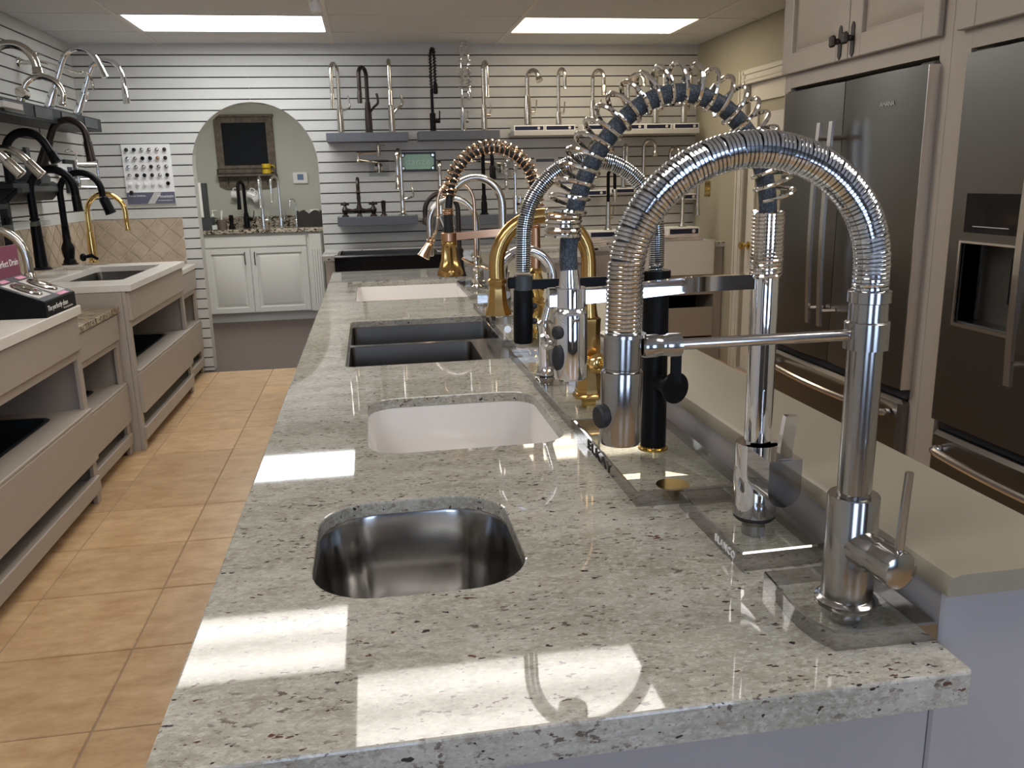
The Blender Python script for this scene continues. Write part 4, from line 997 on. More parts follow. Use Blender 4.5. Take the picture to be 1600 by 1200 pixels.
def spring_wf(label, P, rz, mat, H, R, end, r, turns, wire, hose, headm, cr):
    t = thing('spring_faucet', label, 'faucet', P, rz)
    MB().lathe([(.03, 0), (.03, .004), (.022, .008), (.022, .13), (.014, .135)], 16).build('body', mat, t)
    MB().cyl((0, 0, .13), (0, 0, .30), .012, n=12).build('column', mat, t)
    cen = goose(H, R, H-R-end, .30, 16)
    MB().tube(resample(cen, 40), r, 10).build('hose', hose, t)
    MB().coil(cen, cr, turns, wire, 5, 12).build('spring', mat, t)
    MB().lathe([(.010, 0), (.016, .02), (.017, .075), (.012, .085)], 14, (2*R, 0, end+.004), (0, 0, -1)).build('spray_head', headm, t)
    MB().tube([(0, 0, .28), (2*R, 0, .28)], .005, 8).build('support_arm', mat, t)
    k = MB().cyl((0, .012, .075), (0, .055, .075), .013, n=12).build('handle', mat, t)
    MB().tube([(0, .052, .075), (0, .056, .15)], .005, 8).build('lever', mat, k)
    return t
S_ = -pi/2    # spout towards the viewer for things on the back wall
def back_shelf(label, xa, xb, yt, yb, Yf, mat='shelf_grey', plate=True):
    a = at(xa, yt, Y=Yf); b = at(xb, yt, Y=Yf); c = at((xa+xb)/2, yb, Y=Yf); m = at((xa+xb)/2, yt, Y=Yf)
    t = thing('display_shelf', label, 'shelf', ((a.x+b.x)/2, 6.70, c.z), 0, 'faucet display shelves on the slatwall')
    hw = (b.x-a.x)/2; h = m.z-c.z; d = 6.70-Yf
    MB().box(-hw, hw, -d, -d+.012, 0, h, .002).box(-hw, -hw+.012, -d+.012, 0, 0, h, .002).box(hw-.012, hw, -d+.012, 0, 0, h, .002).build('frame', mat, t)
    MB().box(-hw+.012, hw-.012, -d+.012, -.001, 0, .01).build('tray', mat, t)
    if plate:
        MB().box(-hw+.004, hw-.004, -d+.013, -.002, h-.012, h, .001).build('top_plate', 'glass', t)
        for k in (-.6, -.2, .2, .6): MB().box(hw*k-.02, hw*k+.02, -d+.02, -d+.07, h-.02, h-.0125).build('clip', 'shelf_black', t)
    else: MB().box(-hw+.004, hw-.004, -d+.013, -.002, h-.008, h).build('top_plate', mat, t)
    return t, m.z
Yf = 6.47
def on(px, Yp, z): p = at(px, 300, Y=Yp); 
def place(px, py, Yp, z):
    q = at(px, py, Y=Yp); return (q.x, Yp, z)
_, z1 = back_shelf('dark grey shelf holding the three faucets right of the arch top', 509, 638, 207, 221, Yf)
wf('brushed nickel faucet nearest the arch on the top shelf', place(533, 205, 6.57, z1), S_-.45, 'nickel', .48, .05, .16, .02, .0105, .10, hr=.0125, lever='hook', bh=.2, lz=.17)
wf('dark bronze faucet on the top shelf right of the arch', place(577, 205, 6.57, z1), S_-.5, 'bronze', .455, .055, .11, .022, .0115, .085, hr=.0145, lever='curl', bh=.22, lz=.19)
wf('slim brushed nickel faucet right of the dark bronze faucet', place(613, 205, 6.57, z1), S_-.05, 'nickel', .50, .05, .16, .02, .0115, .10, hr=.014, lever='curl', bh=.24, lz=.18)
_, z2 = back_shelf('dark grey shelf holding the black spring faucet', 654, 781, 204, 218, Yf)
spring_wf('matte black spring faucet on the upper middle shelf', place(677, 203, 6.57, z2), S_+.25, 'black_matte', .575, .045, .34, .008, 26, .003, 'hose_black', 'black_matte', .0125)
spring_wf('chrome open spring faucet on the upper middle shelf', place(724, 203, 6.57, z2), S_+.75, 'chrome', .635, .035, .30, .006, 24, .0026, 'chrome', 'chrome', .021)
wf('brushed nickel faucet right of the chrome spring faucet', place(757, 203, 6.57, z2), S_+.2, 'nickel', .485, .045, .12, .019, .0115, .085, hr=.013, lever='up', bh=.19, lz=.115)
t3, z3 = back_shelf('long light grey shelf with navy labelled boxes near the corner', 803, 1093, 203, 210, 6.45, 'shelf_light', False)
def box_label(label, xa, xb, yt, yb, Yf_, d=.16, zb=None):
    a = at(xa, yb, Y=Yf_); b = at(xb, yb, Y=Yf_); c = at((xa+xb)/2, yt, Y=Yf_); e = at((xa+xb)/2, yb, Y=Yf_)
    zb = e.z if zb is None else zb
    h = max(.025, c.z-e.z)
    t = thing('faucet_box', label, 'box', ((a.x+b.x)/2, Yf_+d/2, zb), 0, 'white boxes with navy labels')
    w = (b.x-a.x)/2
    MB().box(-w, w, -d/2, d/2, .0005, h, .002).build('carton', 'white', t)
    l = MB().box(-w*.92, w*.92, -d/2-.0015, -d/2+.001, h*.18, h*.82).build('front_label', 'navy', t)
    MB().lathe([(.001, 0), (h*.26, 0), (h*.26, .001), (.001, .001)], 12, (w*.62, -d/2-.0015, h*.5), (0, -1, 0)).build('emblem', 'paper', l)
    return zb+h
bx = [(803, 851, 'leftmost'), (852, 899, 'second from the left'), (911, 955, 'third from the left'), (962, 1008, 'third from the right'), (1009, 1049, 'second from the right'), (1053, 1092, 'rightmost')]
zt = [box_label('navy labelled box on the long light grey shelf, '+n, a, b, 199, 208, 6.46, .16, z3) for a, b, n in bx]
zt = zt[0]
wf('brushed nickel faucet with a round spout end on the leftmost navy box', place(825, 200, 6.53, zt), S_+.55, 'nickel', .39, .06, .0, .024, .013, .035, hr=.020, lever='knob', bh=.22, lz=.10, Rz=.05, bend=(.6, 0))
wf('slender nickel gooseneck with a cross body on the second navy box', place(873, 198, 6.53, zt), S_+.35, 'nickel', .40, .045, .07, .018, .0105, .03, hr=.011, lever='up', bh=.10, lz=.09)
wf('brushed nickel pull down faucet on the third navy box', place(926, 198, 6.53, zt), S_+.5, 'nickel', .39, .06, .05, .02, .0115, .07, hr=.016, lever='knob', bh=.18, lz=.10)
wf('nickel faucet with a low spout on the box behind the blue grey hose', place(981, 196, 6.53, zt), S_+.7, 'nickel', .36, .07, .0, .017, .011, .02, lever='up', bh=.10, name='bar_faucet')
wf('nickel faucet on the second box from the corner', place(1024, 196, 6.53, zt), S_+.3, 'nickel', .38, .05, .05, .02, .012, .05, hr=.015, lever='knob', bh=.2, lz=.11)
wf('nickel faucet on the navy box nearest the khaki wall', place(1068, 196, 6.53, zt), S_+.2, 'nickel', .375, .045, .06, .02, .012, .05, hr=.015, lever='up', bh=.2, lz=.11)
# lower shelves
_, z4 = back_shelf('dark grey shelf under the bronze bridge faucet', 527, 653, 338, 352, Yf)
b = place(562, 336, 6.57, z4)
t = thing('bridge_faucet', 'oil rubbed bronze bridge faucet with two lever handles', 'faucet', b, 0)
for x in (-.105, .105):
    v = MB().lathe([(.027, 0), (.025, .008), (.015, .016), (.022, .035), (.025, .05), (.014, .072), (.010, .08), (.017, .088), (.010, .097)], 14, (x, 0, 0)).build('valve', 'bronze', t)
    MB().tube([(x-.032, -.004, .089), (x, 0, .09), (x+.032, .004, .089)], [.0055, .009, .0055], 8).sphere((x, 0, .100), .009, 6).build('handle', 'bronze', v)
MB().tube([(-.105, 0, .048), (-.05, 0, .042), (0, 0, .046), (.05, 0, .042), (.105, 0, .048)], [.018, .012, .020, .012, .018], 10).build('bridge', 'bronze', t)
MB().lathe([(.022, .0), (.018, .012), (.014, .02), (.025, .045), (.019, .07), (.012, .1), (.016, .14), (.012, .16)], 14).build('body', 'bronze', t)
cen = goose(.275, .05, .02, .155, 14, .06); cen = [(0, -x, z) for x, y, z in cen]
MB().tube(cen, .0135, 10).lathe([(.013, 0), (.019, .02), (.014, .03)], 12, cen[-1], (0, 0, -1)).build('spout', 'bronze', t)
t = thing('side_spray', 'oil rubbed bronze side spray next to the bridge faucet', 'sprayer', place(600, 336, 6.57, z4))
MB().lathe([(.026, 0), (.024, .006), (.016, .014), (.014, .03)], 14).build('holder', 'bronze', t)
MB().lathe([(.013, .028), (.016, .06), (.018, .085), (.016, .1), (.020, .108), (.006, .114)], 14).build('spray_head', 'bronze', t)
wf('polished nickel pull down faucet beside the green sign', place(630, 336, 6.57, z4), S_-.30, 'nickel_pol', .475, .05, .13, .023, .012, .10, hr=.016, lever='hook', bh=.19, lz=.13, body=[(.026, .008), (.020, .03), (.018, .06), (.020, .15), (.017, .165), (.019, .172), (.013, .19)])
_, z5 = back_shelf('dark grey shelf behind the island nickel arcs', 665, 832, 336, 351, Yf)
wf('matte black pull down faucet on the lower middle shelf', place(757, 334, 6.57, z5), S_+.55, 'black_matte', .47, .055, .05, .022, .0115, .10, hr=.020, lever=None, bh=.16, body=[(.024, .008), (.024, .09), (.018, .10), (.020, .13), (.012, .16)])
wf('polished nickel faucet standing behind the gold spring faucet', place(689, 334, 6.57, z5), S_-.05, 'nickel_pol', .40, .05, .12, .02, .0115, .09, hr=.014, lever=None, bh=.17)
spring_wf('chrome open spring faucet behind the island nickel arcs', place(806, 334, 6.58, z5), S_-.9, 'chrome', .42, .05, .26, .006, 22, .0026, 'chrome', 'chrome', .018)
# pot fillers
def pot_filler(label, P, mat, k=1):
    t = thing('pot_filler', label, 'faucet', P)
    MB().box(-.075, .075, -.006, 0, -.065, .06, .001).build('mounting_plate', 'glass', t)
    MB().lathe([(.036, .006), (.034, .014), (.022, .022), (.012, .03), (.012, .05)], 18, (0, 0, 0), (0, -1, 0)).build('escutcheon', mat, t)
    MB().lathe([(.008, -.04), (.006, -.015), (.012, -.012), (.013, .012), (.008, .03), (.012, .04)], 12, (0, -.05, 0)).build('valve', mat, t)
    MB().cyl((0, -.05, .035), (-.15*k, -.11, .058), .008, n=10).build('lower_arm', mat, t)
    MB().lathe([(.012, 0), (.016, .01), (.009, .03), (.009, .05), (.015, .07), (.009, .08)], 12, (-.15*k, -.11, .04)).build('joint', mat, t)
    MB().cyl((-.15*k, -.11, .105), (.0, -.13, .108), .008, n=10).build('upper_arm', mat, t)
    MB().lathe([(.006, -.03), (.012, -.015), (.014, .0), (.014, .03), (.008, .05), (.010, .06), (.004, .068)], 12, (.003, -.13, .105)).build('outlet', mat, t)
    MB().cyl((.003, -.13, .158), (.05*k, -.135, .156), .004, n=8).build('lever', mat, t)
    return t
p = at(592, 262, Y=6.69); pot_filler('brushed nickel folding pot filler on a clear plate left of the green sign', (p.x, 6.70, p.z), 'nickel')
p = at(783, 263, Y=6.69); pot_filler('brushed nickel pot filler partly hidden behind the gold coil', (p.x, 6.70, p.z), 'nickel', 1.6)
# green sign on standoffs
a = at(624, 238, Y=6.66); b = at(682, 267, Y=6.66)
t = thing('sign', 'green danze sign in a dark frame on the slatwall', 'sign', ((a.x+b.x)/2, 6.70, (a.z+b.z)/2))
w, h = (b.x-a.x)/2, (a.z-b.z)/2
MB().box(-w, w, -.02, 0, -h, h, .003).build('backboard', 'shelf_face', t)
pn = MB().prism([(-w+.045, -h+.016), (w-.045, -h+.016), (w-.036, -h+.036), (w-.016, -h+.045), (w-.016, h-.045), (w-.036, h-.036), (w-.045, h-.016), (-w+.045, h-.016), (-w+.036, h-.036), (-w+.016, h-.045), (-w+.016, -h+.045), (-w+.036, -h+.036)], -.032, -.020, 'xz').build('panel', 'sign_green', t)
text('danze', .074, 'sign_letter', pn, (0, -.0328, -.022), (1, 0, 0), (0, 0, 1), align='CENTER', space=1.12)
for sx in (-1, 1):
    for sz in (-1, 1): MB().lathe([(.012, 0), (.012, .010), (.009, .014), (.001, .014)], 14, (sx*(w-.024), -.020, sz*(h-.024)), (0, -1, 0)).build('standoff', 'nickel', t)
# A-frame card and papers behind the island
t = thing('easel_card', 'grey folded easel card on the back counter behind the nickel arcs', 'card', (.50, 6.30, .910))
MB().prism([(-.10, 0), (-.088, 0), (0, .235), (-.006, .25), (-.012, .235)], -.09, .09, 'xz').build('card', 'shelf_face', t); MB().prism([(.088, 0), (.10, 0), (.012, .235), (.006, .25), (0, .235)], -.09, .09, 'xz').build('card', 'paper', t)
for lb, xa, ya, xb, yb in (('printed information sheet on the slatwall behind the ribbed steel hose', 835, 246, 872, 279), ('second white information sheet on the slatwall below the first', 848, 281, 900, 312), ('small white price card hanging on the slatwall behind the island arcs', 718, 302, 738, 318)):
    a = at(xa, ya, Y=6.695); b = at(xb, yb, Y=6.695)
    o = MB().box(a.x, b.x, 6.694, 6.699, b.z, a.z).build('paper_sheet', 'paper'); tag(o, lb, 'paper')
    MB().box(a.x+.012, b.x-.03, 6.6932, 6.6945, a.z-.035, a.z-.012).build('heading', 'slate_blue' if 'small' not in lb else 'paper', o)
# right part of the back wall: faucets on box plinths
def ledge_box(label, xa, xb, yt, yb, Yf_):
    z = box_label(label, xa, xb, yt, yb, Yf_, .7-(Yf_-6.0)-.002 if Yf_ > 6.3 else .16)
    return z
za = ledge_box('navy labelled box on the slatwall behind the ribbed steel hose', 899, 949, 297, 306, 6.56)
wf('nickel faucet with a cross lever behind the blue grey hose', place(922, 296, 6.63, za), S_+.25, 'nickel', .36, .045, .05, .019, .011, .06, hr=.014, lever='knob', bh=.2, lz=.09)
zb_ = ledge_box('navy labelled box under the thin nickel faucet', 954, 1001, 294, 302, 6.56)
wf('thin nickel faucet standing beside the black neck faucet', place(974, 293, 6.63, zb_), S_+.1, 'nickel', .33, .035, .05, .017, .009, .05, hr=.011, lever=None, bh=.16)
wf('nickel gooseneck faucet left of the khaki wall', place(1005, 300, 6.62, zb_), S_+.75, 'nickel', .36, .05, .03, .018, .012, .04, lever=None, bh=.12)
zc_ = ledge_box('navy labelled box on the slatwall by the khaki wall', 1046, 1092, 303, 312, 6.56)
wf('nickel gooseneck faucet on the box by the khaki wall', place(1046, 302, 6.62, zc_), S_+.55, 'nickel', .36, .045, .03, .018, .012, .04, lever=None, bh=.12)
# magazines and boxes on the farmhouse sink
z = .910
mg = [('pile of magazines lying flat on the back counter, bottom one', 1.60, 6.28, 0, .26, .32), ('pile of magazines lying flat on the back counter, middle one', 1.61, 6.27, .08, .25, .31), ('pile of magazines lying flat on the back counter, top one', 1.60, 6.29, -.1, .24, .30)]
for i, (lb, x, y, rz, w, d) in enumerate(mg):
    o = MB().box(-w/2, w/2, -d/2, d/2, .0003, .0145, .002).build('magazine', 'magazine', None, None, (x, y, z+.015*i)); o.rotation_euler.z = rz; tag(o, lb, 'magazine')
    MB().box(-w/2+.001, w/2-.001, -d/2-.0006, d/2-.004, .003, .012).build('pages', 'paper', o)
zt_ = box_label('navy labelled box on the pile of magazines', 921, 977, 350, 361, 6.20, .2, .9555)
t = wf('nickel faucet with a black neck beside the farmhouse sink', place(950, 350, 6.28, zt_), S_+.5, 'nickel', .44, .035, .10, .020, .010, .09, hr=.013, lever='up', bh=.22, body=[(.024, .008), (.020, .04), (.018, .21), (.011, .215)], lz=.09)
for o in t.children:
    if o.name.startswith('spout'): o.data.materials[0] = MATS['black_matte']
for i, (x, rz, w) in enumerate(((2.26, 0, .44), (2.24, .05, .40))):
    o = MB().box(-w/2, w/2, -.16, .16, .0003, .017, .002).build('magazine', 'magazine', None, None, (x, 6.26, .9245+.0178*i)); o.rotation_euler.z = rz
    tag(o, ('red and white brochure lying across the farmhouse sink', 'upper brochure lying across the farmhouse sink')[i], 'magazine')
    MB().box(-w/2+.001, w/2-.001, -.1606, .155, .003, .013).build('pages', 'paper', o)
zt_ = box_label('navy labelled box on the brochures over the farmhouse sink', 1045, 1093, 349, 361, 6.14, .2, .9605)
wf('tall nickel faucet with a side spray arm over the farmhouse sink', place(1066, 348, 6.24, zt_), S_+1.15, 'nickel', .37, .055, .14, .02, .011, .09, hr=.014, lever='up', bh=.22, lz=.08, body=[(.024, .008), (.017, .03), (.016, .2), (.012, .22)])

# ------------------------------------------------------------------ finish sample board
a = at(191, 226, Y=6.69); b = at(268, 318, Y=6.69)
t = thing('finish_board', 'white finish sample board with rows of round knobs on the slatwall', 'display board', ((a.x+b.x)/2+.01, 6.699, (a.z+b.z)/2), 0)
w = .168; h = (a.z-b.z)/2
MB().box(-w, w, -.012, 0, -h, h, .001).build('board', 'white', t)
ft = MB().box(-w+.001, w-.001, -.0135, -.011, -h+.001, -h+h*.40).build('footer', 'slate_blue', t)
MB().prism([(-.03, -h+.002), (.02, -h+.002), (.075, -h+h*.4-.002), (.025, -h+h*.4-.002)], -.0142, -.0134, 'xz').build('stripe', 'shelf_light', ft)
text('Mountain', .030, 'white', ft, (.045, -.0138, -h+.045), (1, 0, 0), (0, 0, 1)); text('mountainplumbing.com', .011, 'white', ft, (.045, -.0138, -h+.022), (1, 0, 0), (0, 0, 1)); text('Faucet finishes', .020, 'white', ft, (-.155, -.0138, -h+.055), (1, 0, 0), (0, 0, 1))
fin = ['pewter', 'bronze', 'nickel', 'nickel', 'nickel_pol', 'pewter', 'chrome', 'nickel', 'black_matte', 'black_gloss', 'copper', 'pewter', 'chrome', 'nickel', 'nickel', 'bronze', 'nickel', 'nickel', 'nickel', 'bronze', 'black_gloss', 'bronze', 'nickel', 'black_matte', 'white_gloss', 'white_gloss', 'white_gloss', 'white_gloss', 'white_gloss', 'black_matte', 'bronze']
km = {}
for i, f in enumerate(fin):
    r_, c_ = divmod(i, 6)
    if f not in km: km[f] = MB().lathe([(.006, 0), (.006, .006), (.013, .010), (.014, .016), (.010, .021), (.001, .023)], 12, (0, 0, 0), (0, -1, 0)).mesh('knob')
    link('knob', km[f], f, t, loc=(-w+.038+c_*.0525, -.012, h-.038-r_*.060))

# ------------------------------------------------------------------ hall items
HZ = .962
def hp_(px, Yp=9.35): q = at(px, 350, Y=Yp); return (q.x, Yp, HZ)
a = at(332, 183, Y=9.66); b = at(432, 270, Y=9.66)
t = thing('chalkboard', 'dark chalkboard in a rustic wood frame with shelf and hooks', 'chalkboard', ((a.x+b.x)/2, 9.70, b.z))
w = (b.x-a.x)/2; h = a.z-b.z
for x0, x1, z0, z1 in ((-w, -w+.075, 0, h), (w-.075, w, 0, h), (-w+.075, w-.075, h-.06, h), (-w+.075, w-.075, 0, .085)): MB().box(x0, x1, -.035, -.002, z0, z1, .003).build('frame_board', 'barn_wood', t)
MB().box(-w+.075, w-.075, -.02, -.002, .085, h-.06).build('slate', 'chalk', t)
MB().box(-w-.01, w+.01, -.06, -.002, h, h+.025, .003).build('cornice', 'barn_wood', t)
for s in (-1, 1): MB().prism([(-.03, h), (-.06, h), (-.04, h-.14), (-.03, h-.16)], s*(w-.02)-.012, s*(w-.02)+.012, 'yz').build('bracket', 'barn_wood', t)
sh = MB().box(-w-.005, w+.005, -.12, -.002, -.03, -.008, .003).build('shelf', 'barn_wood', t)
MB().prism([(-w-.005, -.03), (w+.005, -.03), (w, -.13), (w-.08, -.165), (-w+.08, -.165), (-w, -.13)], -.02, -.002, 'xz').build('hook_rail', 'barn_wood', t)
for x in (-w+.01, w-.01): MB().box(x-.008, x+.008, -.125, -.115, -.01, .05).build('rail_post', 'pewter', t)
MB().cyl((-w+.01, -.12, .048), (w-.01, -.12, .048), .004, n=8).build('rail', 'pewter', t)
for k in range(5):
    x = -w+.10+k*(2*w-.2)/4; MB().tube(smooth([(x, -.02, -.05), (x, -.05, -.06), (x, -.05, -.10), (x, -.07, -.10), (x, -.072, -.085)], 12), .004, 6).build('hook', 'pewter', t)
def mug(label, P, mat, tilt=None, rz=0, s=1):
    t = thing('mug', label, 'mug', P, rz)
    m4 = Matrix.Rotation(tilt or 0, 4, 'Y')
    MB().lathe([(.036*s, 0), (.040*s, .004), (.041*s, .09*s), (.038*s, .09*s), (.036*s, .008)], 18).xf(m4).build('cup', mat, t)
    MB().tube(smooth([(.038*s, 0, .075*s), (.068*s, 0, .07*s), (.068*s, 0, .03*s), (.038*s, 0, .02*s)], 14), .006, 8).xf(m4).build('handle', mat, t)
q = at(417, 272, Y=9.62); c = at(382, 272, Y=9.66)
mug('yellow mug standing on the chalkboard shelf', (q.x, 9.635, b.z-.008), 'yellow', None, 0, 1.15)
for px, py, lb, tl in ((370, 298, 'white mug hanging from the chalkboard hooks on the left', -1.45), (394, 300, 'white mug hanging from the middle chalkboard hook', -1.2), (403, 300, 'white mug hanging from the chalkboard hooks on the right', -1.9)):
    q = at(px, py, Y=9.61); mug(lb, (q.x+.03, 9.615, q.z-.05), 'white_gloss', tl)
q = at(470, 278, Y=9.69)
t = thing('thermostat', 'white thermostat with a blue screen on the hall wall', 'thermostat', (q.x, 9.70, q.z))
MB().box(-.085, .075, -.028, 0, -.06, .06, .006).build('case', 'white', t); MB().box(-.035, .03, -.0295, -.027, -.022, .04).build('screen', 'lcd', t)
wf('matte black faucet with a thin lever on the hall vanity', hp_(386), S_-.42, 'black_matte', .47, .055, .12, .026, .0135, .10, hr=.017, lever='knob', bh=.16, lz=.09)
wf('tall chrome faucet in the middle of the hall vanity', hp_(412), S_, 'chrome', .52, .055, .16, .019, .012, .10, hr=.014, lever='up', bh=.14)
wf('chrome pull down faucet next to the small filter tap', hp_(440), S_-.6, 'chrome', .52, .06, .10, .019, .011, .10, hr=.013, lever='up', bh=.13)
wf('small chrome filter tap by the black basket', hp_(464), S_-.7, 'chrome', .29, .04, .02, .014, .006, .02, hr=.007, lever='up', bh=.08, name='filter_faucet')
t = thing('wicker_basket', 'black scalloped basket on the hall vanity', 'basket', hp_(485, 9.30))
w = .125
pr = [(-w*.94, 0), (w*.94, 0), (w, .13)]+[(w-2*w*k/36, .135+.035*abs(sin(2*pi*k/36))) for k in range(0, 37)]+[(-w, .13)]
MB().prism(pr, -.075, -.067, 'xz').prism(pr, .067, .075, 'xz').box(-w, -w+.008, -.067, .067, .001, .165).box(w-.008, w, -.067, .067, .001, .165).box(-w*.94, w*.94, -.067, .067, .001, .01).build('basket', 'wicker', t)
o = tag(MB().lathe([(.05, 0), (.055, .005), (.055, .15), (.02, .152)], 16).build('paper_roll', 'white', None, None, (t.location.x-.045, 9.30, HZ+.011)), 'white paper roll on the left inside the black basket', 'paper roll')
o = tag(MB().lathe([(.05, 0), (.055, .005), (.055, .165), (.02, .167)], 16).build('paper_roll', 'white', None, None, (t.location.x+.06, 9.30, HZ+.011)), 'white paper roll on the right inside the black basket', 'paper roll')
t = thing('soap_bottle', 'clear soap pump bottle on the hall vanity', 'bottle', hp_(334, 9.12))
MB().lathe([(.034, .001), (.036, .006), (.036, .09), (.028, .115), (.013, .125), (.013, .14)], 18).build('bottle', 'soap', t)
MB().lathe([(.030, .004), (.033, .008), (.033, .05), (.001, .05)], 16).build('soap', 'white', t)
MB().lathe([(.014, .138), (.014, .158), (.005, .16), (.005, .19), (.012, .192), (.012, .2)], 12).box(-.005, .04, -.005, .005, .192, .2, .002).build('pump', 'white', t)
t = thing('utensil_pot', 'brown pot holding a white brush on the hall vanity', 'pot', hp_(347, 9.22))
MB().lathe([(.045, .001), (.056, .10), (.052, .10), (.042, .01)], 18).build('pot', 'pot_brown', t)
o = MB().tube([(-.01, 0, .02), (0, 0, .12), (.006, 0, .19)], [.008, .009, .014], 8).build('brush', 'white', None, None, tuple(t.location)); tag(o, 'white brush standing in the brown pot', 'brush')
t = thing('pepper_mill', 'small black mill beside the black hall faucet', 'mill', hp_(362, 9.25)); MB().lathe([(.034, .001), (.033, .02), (.020, .05), (.022, .09), (.026, .11), (.018, .115)], 16).build('body', 'black_matte', t); MB().lathe([(.018, .115), (.024, .12), (.020, .14), (.001, .145)], 16).build('cap', 'black_matte', t)
t = thing('waste_box', 'low dark box holding an upright panel on the hall vanity', 'box', hp_(323, 9.16))
open_box(-.075, .075, -.07, .07, .001, .125, .006, .01).build('box', 'shelf_face', t)
o = MB().box(-.01, .035, -.045, .045, .012, .47, .003).build('panel_box', 'shelf_face', None, None, tuple(t.location)); tag(o, 'tall pale and dark panel standing in the low dark box', 'panel')
MB().box(-.10, -.011, -.05, .05, .13, .475, .003).build('pale_face', 'white', o)

# ------------------------------------------------------------------ left wall displays
def wall_at(px, py, X): return at(px, py, X=X)
a = wall_at(157, 187, -1.76); b = wall_at(0, 148, -1.76); c = wall_at(157, 206, -1.76)
t = thing('display_shelf', 'long black shelf high on the left slatwall', 'shelf', (XL, 5.35, c.z), 0, 'faucet display shelves on the slatwall')
y0, y1 = -1.4, a.y-5.35; h = a.z-c.z
MB().box(0, .012, y0, y1, -.0, h, .001).box(.012, .24, y0, y1, 0, .012, .001).box(.228, .24, y0, y1, .012, h, .001).build('frame', 'shelf_black', t)
MB().box(.012, .228, y0, y1, h-.012, h-.002).build('top_plate', 'shelf_black', t)
for k in range(4):
    ya = y1-.10-k*.42; MB().box(.238, .246, ya-.26, ya, .012, h-.01, .001).build('front_label', 'shelf_face', t)
ZS = c.z+h
def lw(px, py, X, z=None):
    q = at(px, py, X=X); return (q.x, q.y, ZS if z is None else z)
wf('chrome pull down faucet at the far end of the high black shelf', lw(117, 172, -1.88), .0, 'chrome', .43, .105, .06, .022, .0135, .11, hr=.019, lever='curl', bh=.17, lz=.11, tilt=.40, arc=2.72)
wf('chrome gooseneck faucet second from the end of the high black shelf', lw(72, 161, -1.88), .0, 'chrome', .43, .105, .03, .022, .0135, .07, hr=.017, lever='up', bh=.15, lz=.09, tilt=.40, arc=2.4)
t = wf('polished nickel faucet with a round valve body on the high black shelf', lw(28, 150, -1.88), .15, 'nickel_pol', .20, .10, .0, .017, .012, .02, lever='up', bh=.09, lz=.07, name='bar_faucet', tilt=.35)
MB().lathe([(.001, -.03), (.03, -.028), (.033, 0), (.03, .028), (.001, .03)], 16, (0, 0, .075), (.3, 1, 0)).build('valve', 'nickel_pol', t)
wf('brushed nickel faucet with a thick spout at the left edge of the high black shelf', lw(-12, 140, -1.86), .1, 'nickel', .27, .11, .0, .024, .017, .03, hr=.021, lever=None, bh=.12)
o = MB().box(0, .03, -.12, .12, 0, .03, .002).build('acrylic_block', 'shelf_light', None, None, tuple(at(12, 170, X=-1.73))); tag(o, 'pale bar label fixed to the front of the high black shelf', 'label')
# nickel wall pot filler high on the left wall
p = at(48, 92, X=-1.93)
t = thing('pot_filler', 'polished nickel pot filler with a cross handle high on the left wall', 'faucet', (XL, p.y, p.z-.02))
MB().lathe([(.032, 0), (.030, .008), (.014, .018), (.014, .09)], 16, (0, 0, 0), (1, 0, 0)).build('escutcheon', 'nickel_pol', t)
MB().lathe([(.012, -.10), (.016, -.09), (.010, -.05), (.015, -.02), (.016, .02), (.010, .03), (.008, .05)], 14, (.10, 0, 0)).build('valve', 'nickel_pol', t)
MB().cyl((.10, -.035, .045), (.10, .035, .045), .005, n=8).cyl((.065, 0, .045), (.135, 0, .045), .005, n=8).sphere((.10, 0, .052), .010, 8).build('handle', 'nickel_pol', t)
MB().tube(smooth([(.10, 0, .012), (.16, .16, .0), (.22, .34, -.02), (.235, .40, -.005), (.25, .46, -.012), (.26, .49, -.06), (.26, .49, -.11)], 30), .0085, 10).build('spout', 'nickel_pol', t)
# second row
def bracket_box(label, x0px, x1px, yt, yb, X, d=.2, mat='shelf_black'):
    a = at(x0px, yt, X=X); b = at(x1px, yb, X=X)
    t = thing('display_box', label, 'shelf', (XL, (a.y+b.y)/2, min(a.z, b.z)), 0)
    hw = abs(b.y-a.y)/2; h = abs(a.z-b.z)
    MB().prism([(0, 0), (d*.55, 0), (d, h*.45), (d, h*.8), (d*.7, h), (0, h)], -hw, hw, 'xz').build('box', mat, t)
    MB().box(d+.0005, d+.002, -hw*.85, hw*.85, h*.5, h*.75).build('front_label', 'shelf_face', t)
    return t, h, hw
t, h, hw = bracket_box('black angled display box below the brushed nickel arc on the left wall', 25, 97, 283, 312, -1.88, .12)
tb = t.location.copy()
MB().box(.02, .06, -hw-.02, -hw+.03, -.30, .02, .002).build('bracket_leg', 'shelf_black', t)
wf('brushed nickel arc spout faucet above the black angled box', (-1.915, 4.70, 1.335), 0, 'nickel', .27, .13, .02, .022, .0165, .09, hr=.021, lever=None, bh=.10, arc=2.45)
wf('brushed nickel faucet at the left edge above the black angled box', (-1.915, 4.44, 1.335), 0, 'nickel', .27, .13, .02, .024, .017, .09, hr=.022, lever=None, bh=.10, arc=2.45)
p = at(62, 268, X=-1.88)
wf('dark bronze pull down faucet below the high black shelf', (-1.91, 5.52, 1.50), 0, 'bronze', .36, .095, .03, .026, .0155, .12, hr=.021, lever='knob', bh=.2, lz=.06, tilt=.42, arc=2.65)
p = at(16, 300, X=-1.88)
wf('black wide arc faucet left of the dark bronze faucet', (-1.90, 5.06, 1.44), 0, 'black_matte', .265, .105, .05, .022, .0175, .06, lever=None, bh=.12, arc=2.7)
o = bracket_box('dark box under the dark bronze faucet on the left wall', 62, 82, 268, 300, -1.86, .14, 'shelf_face')
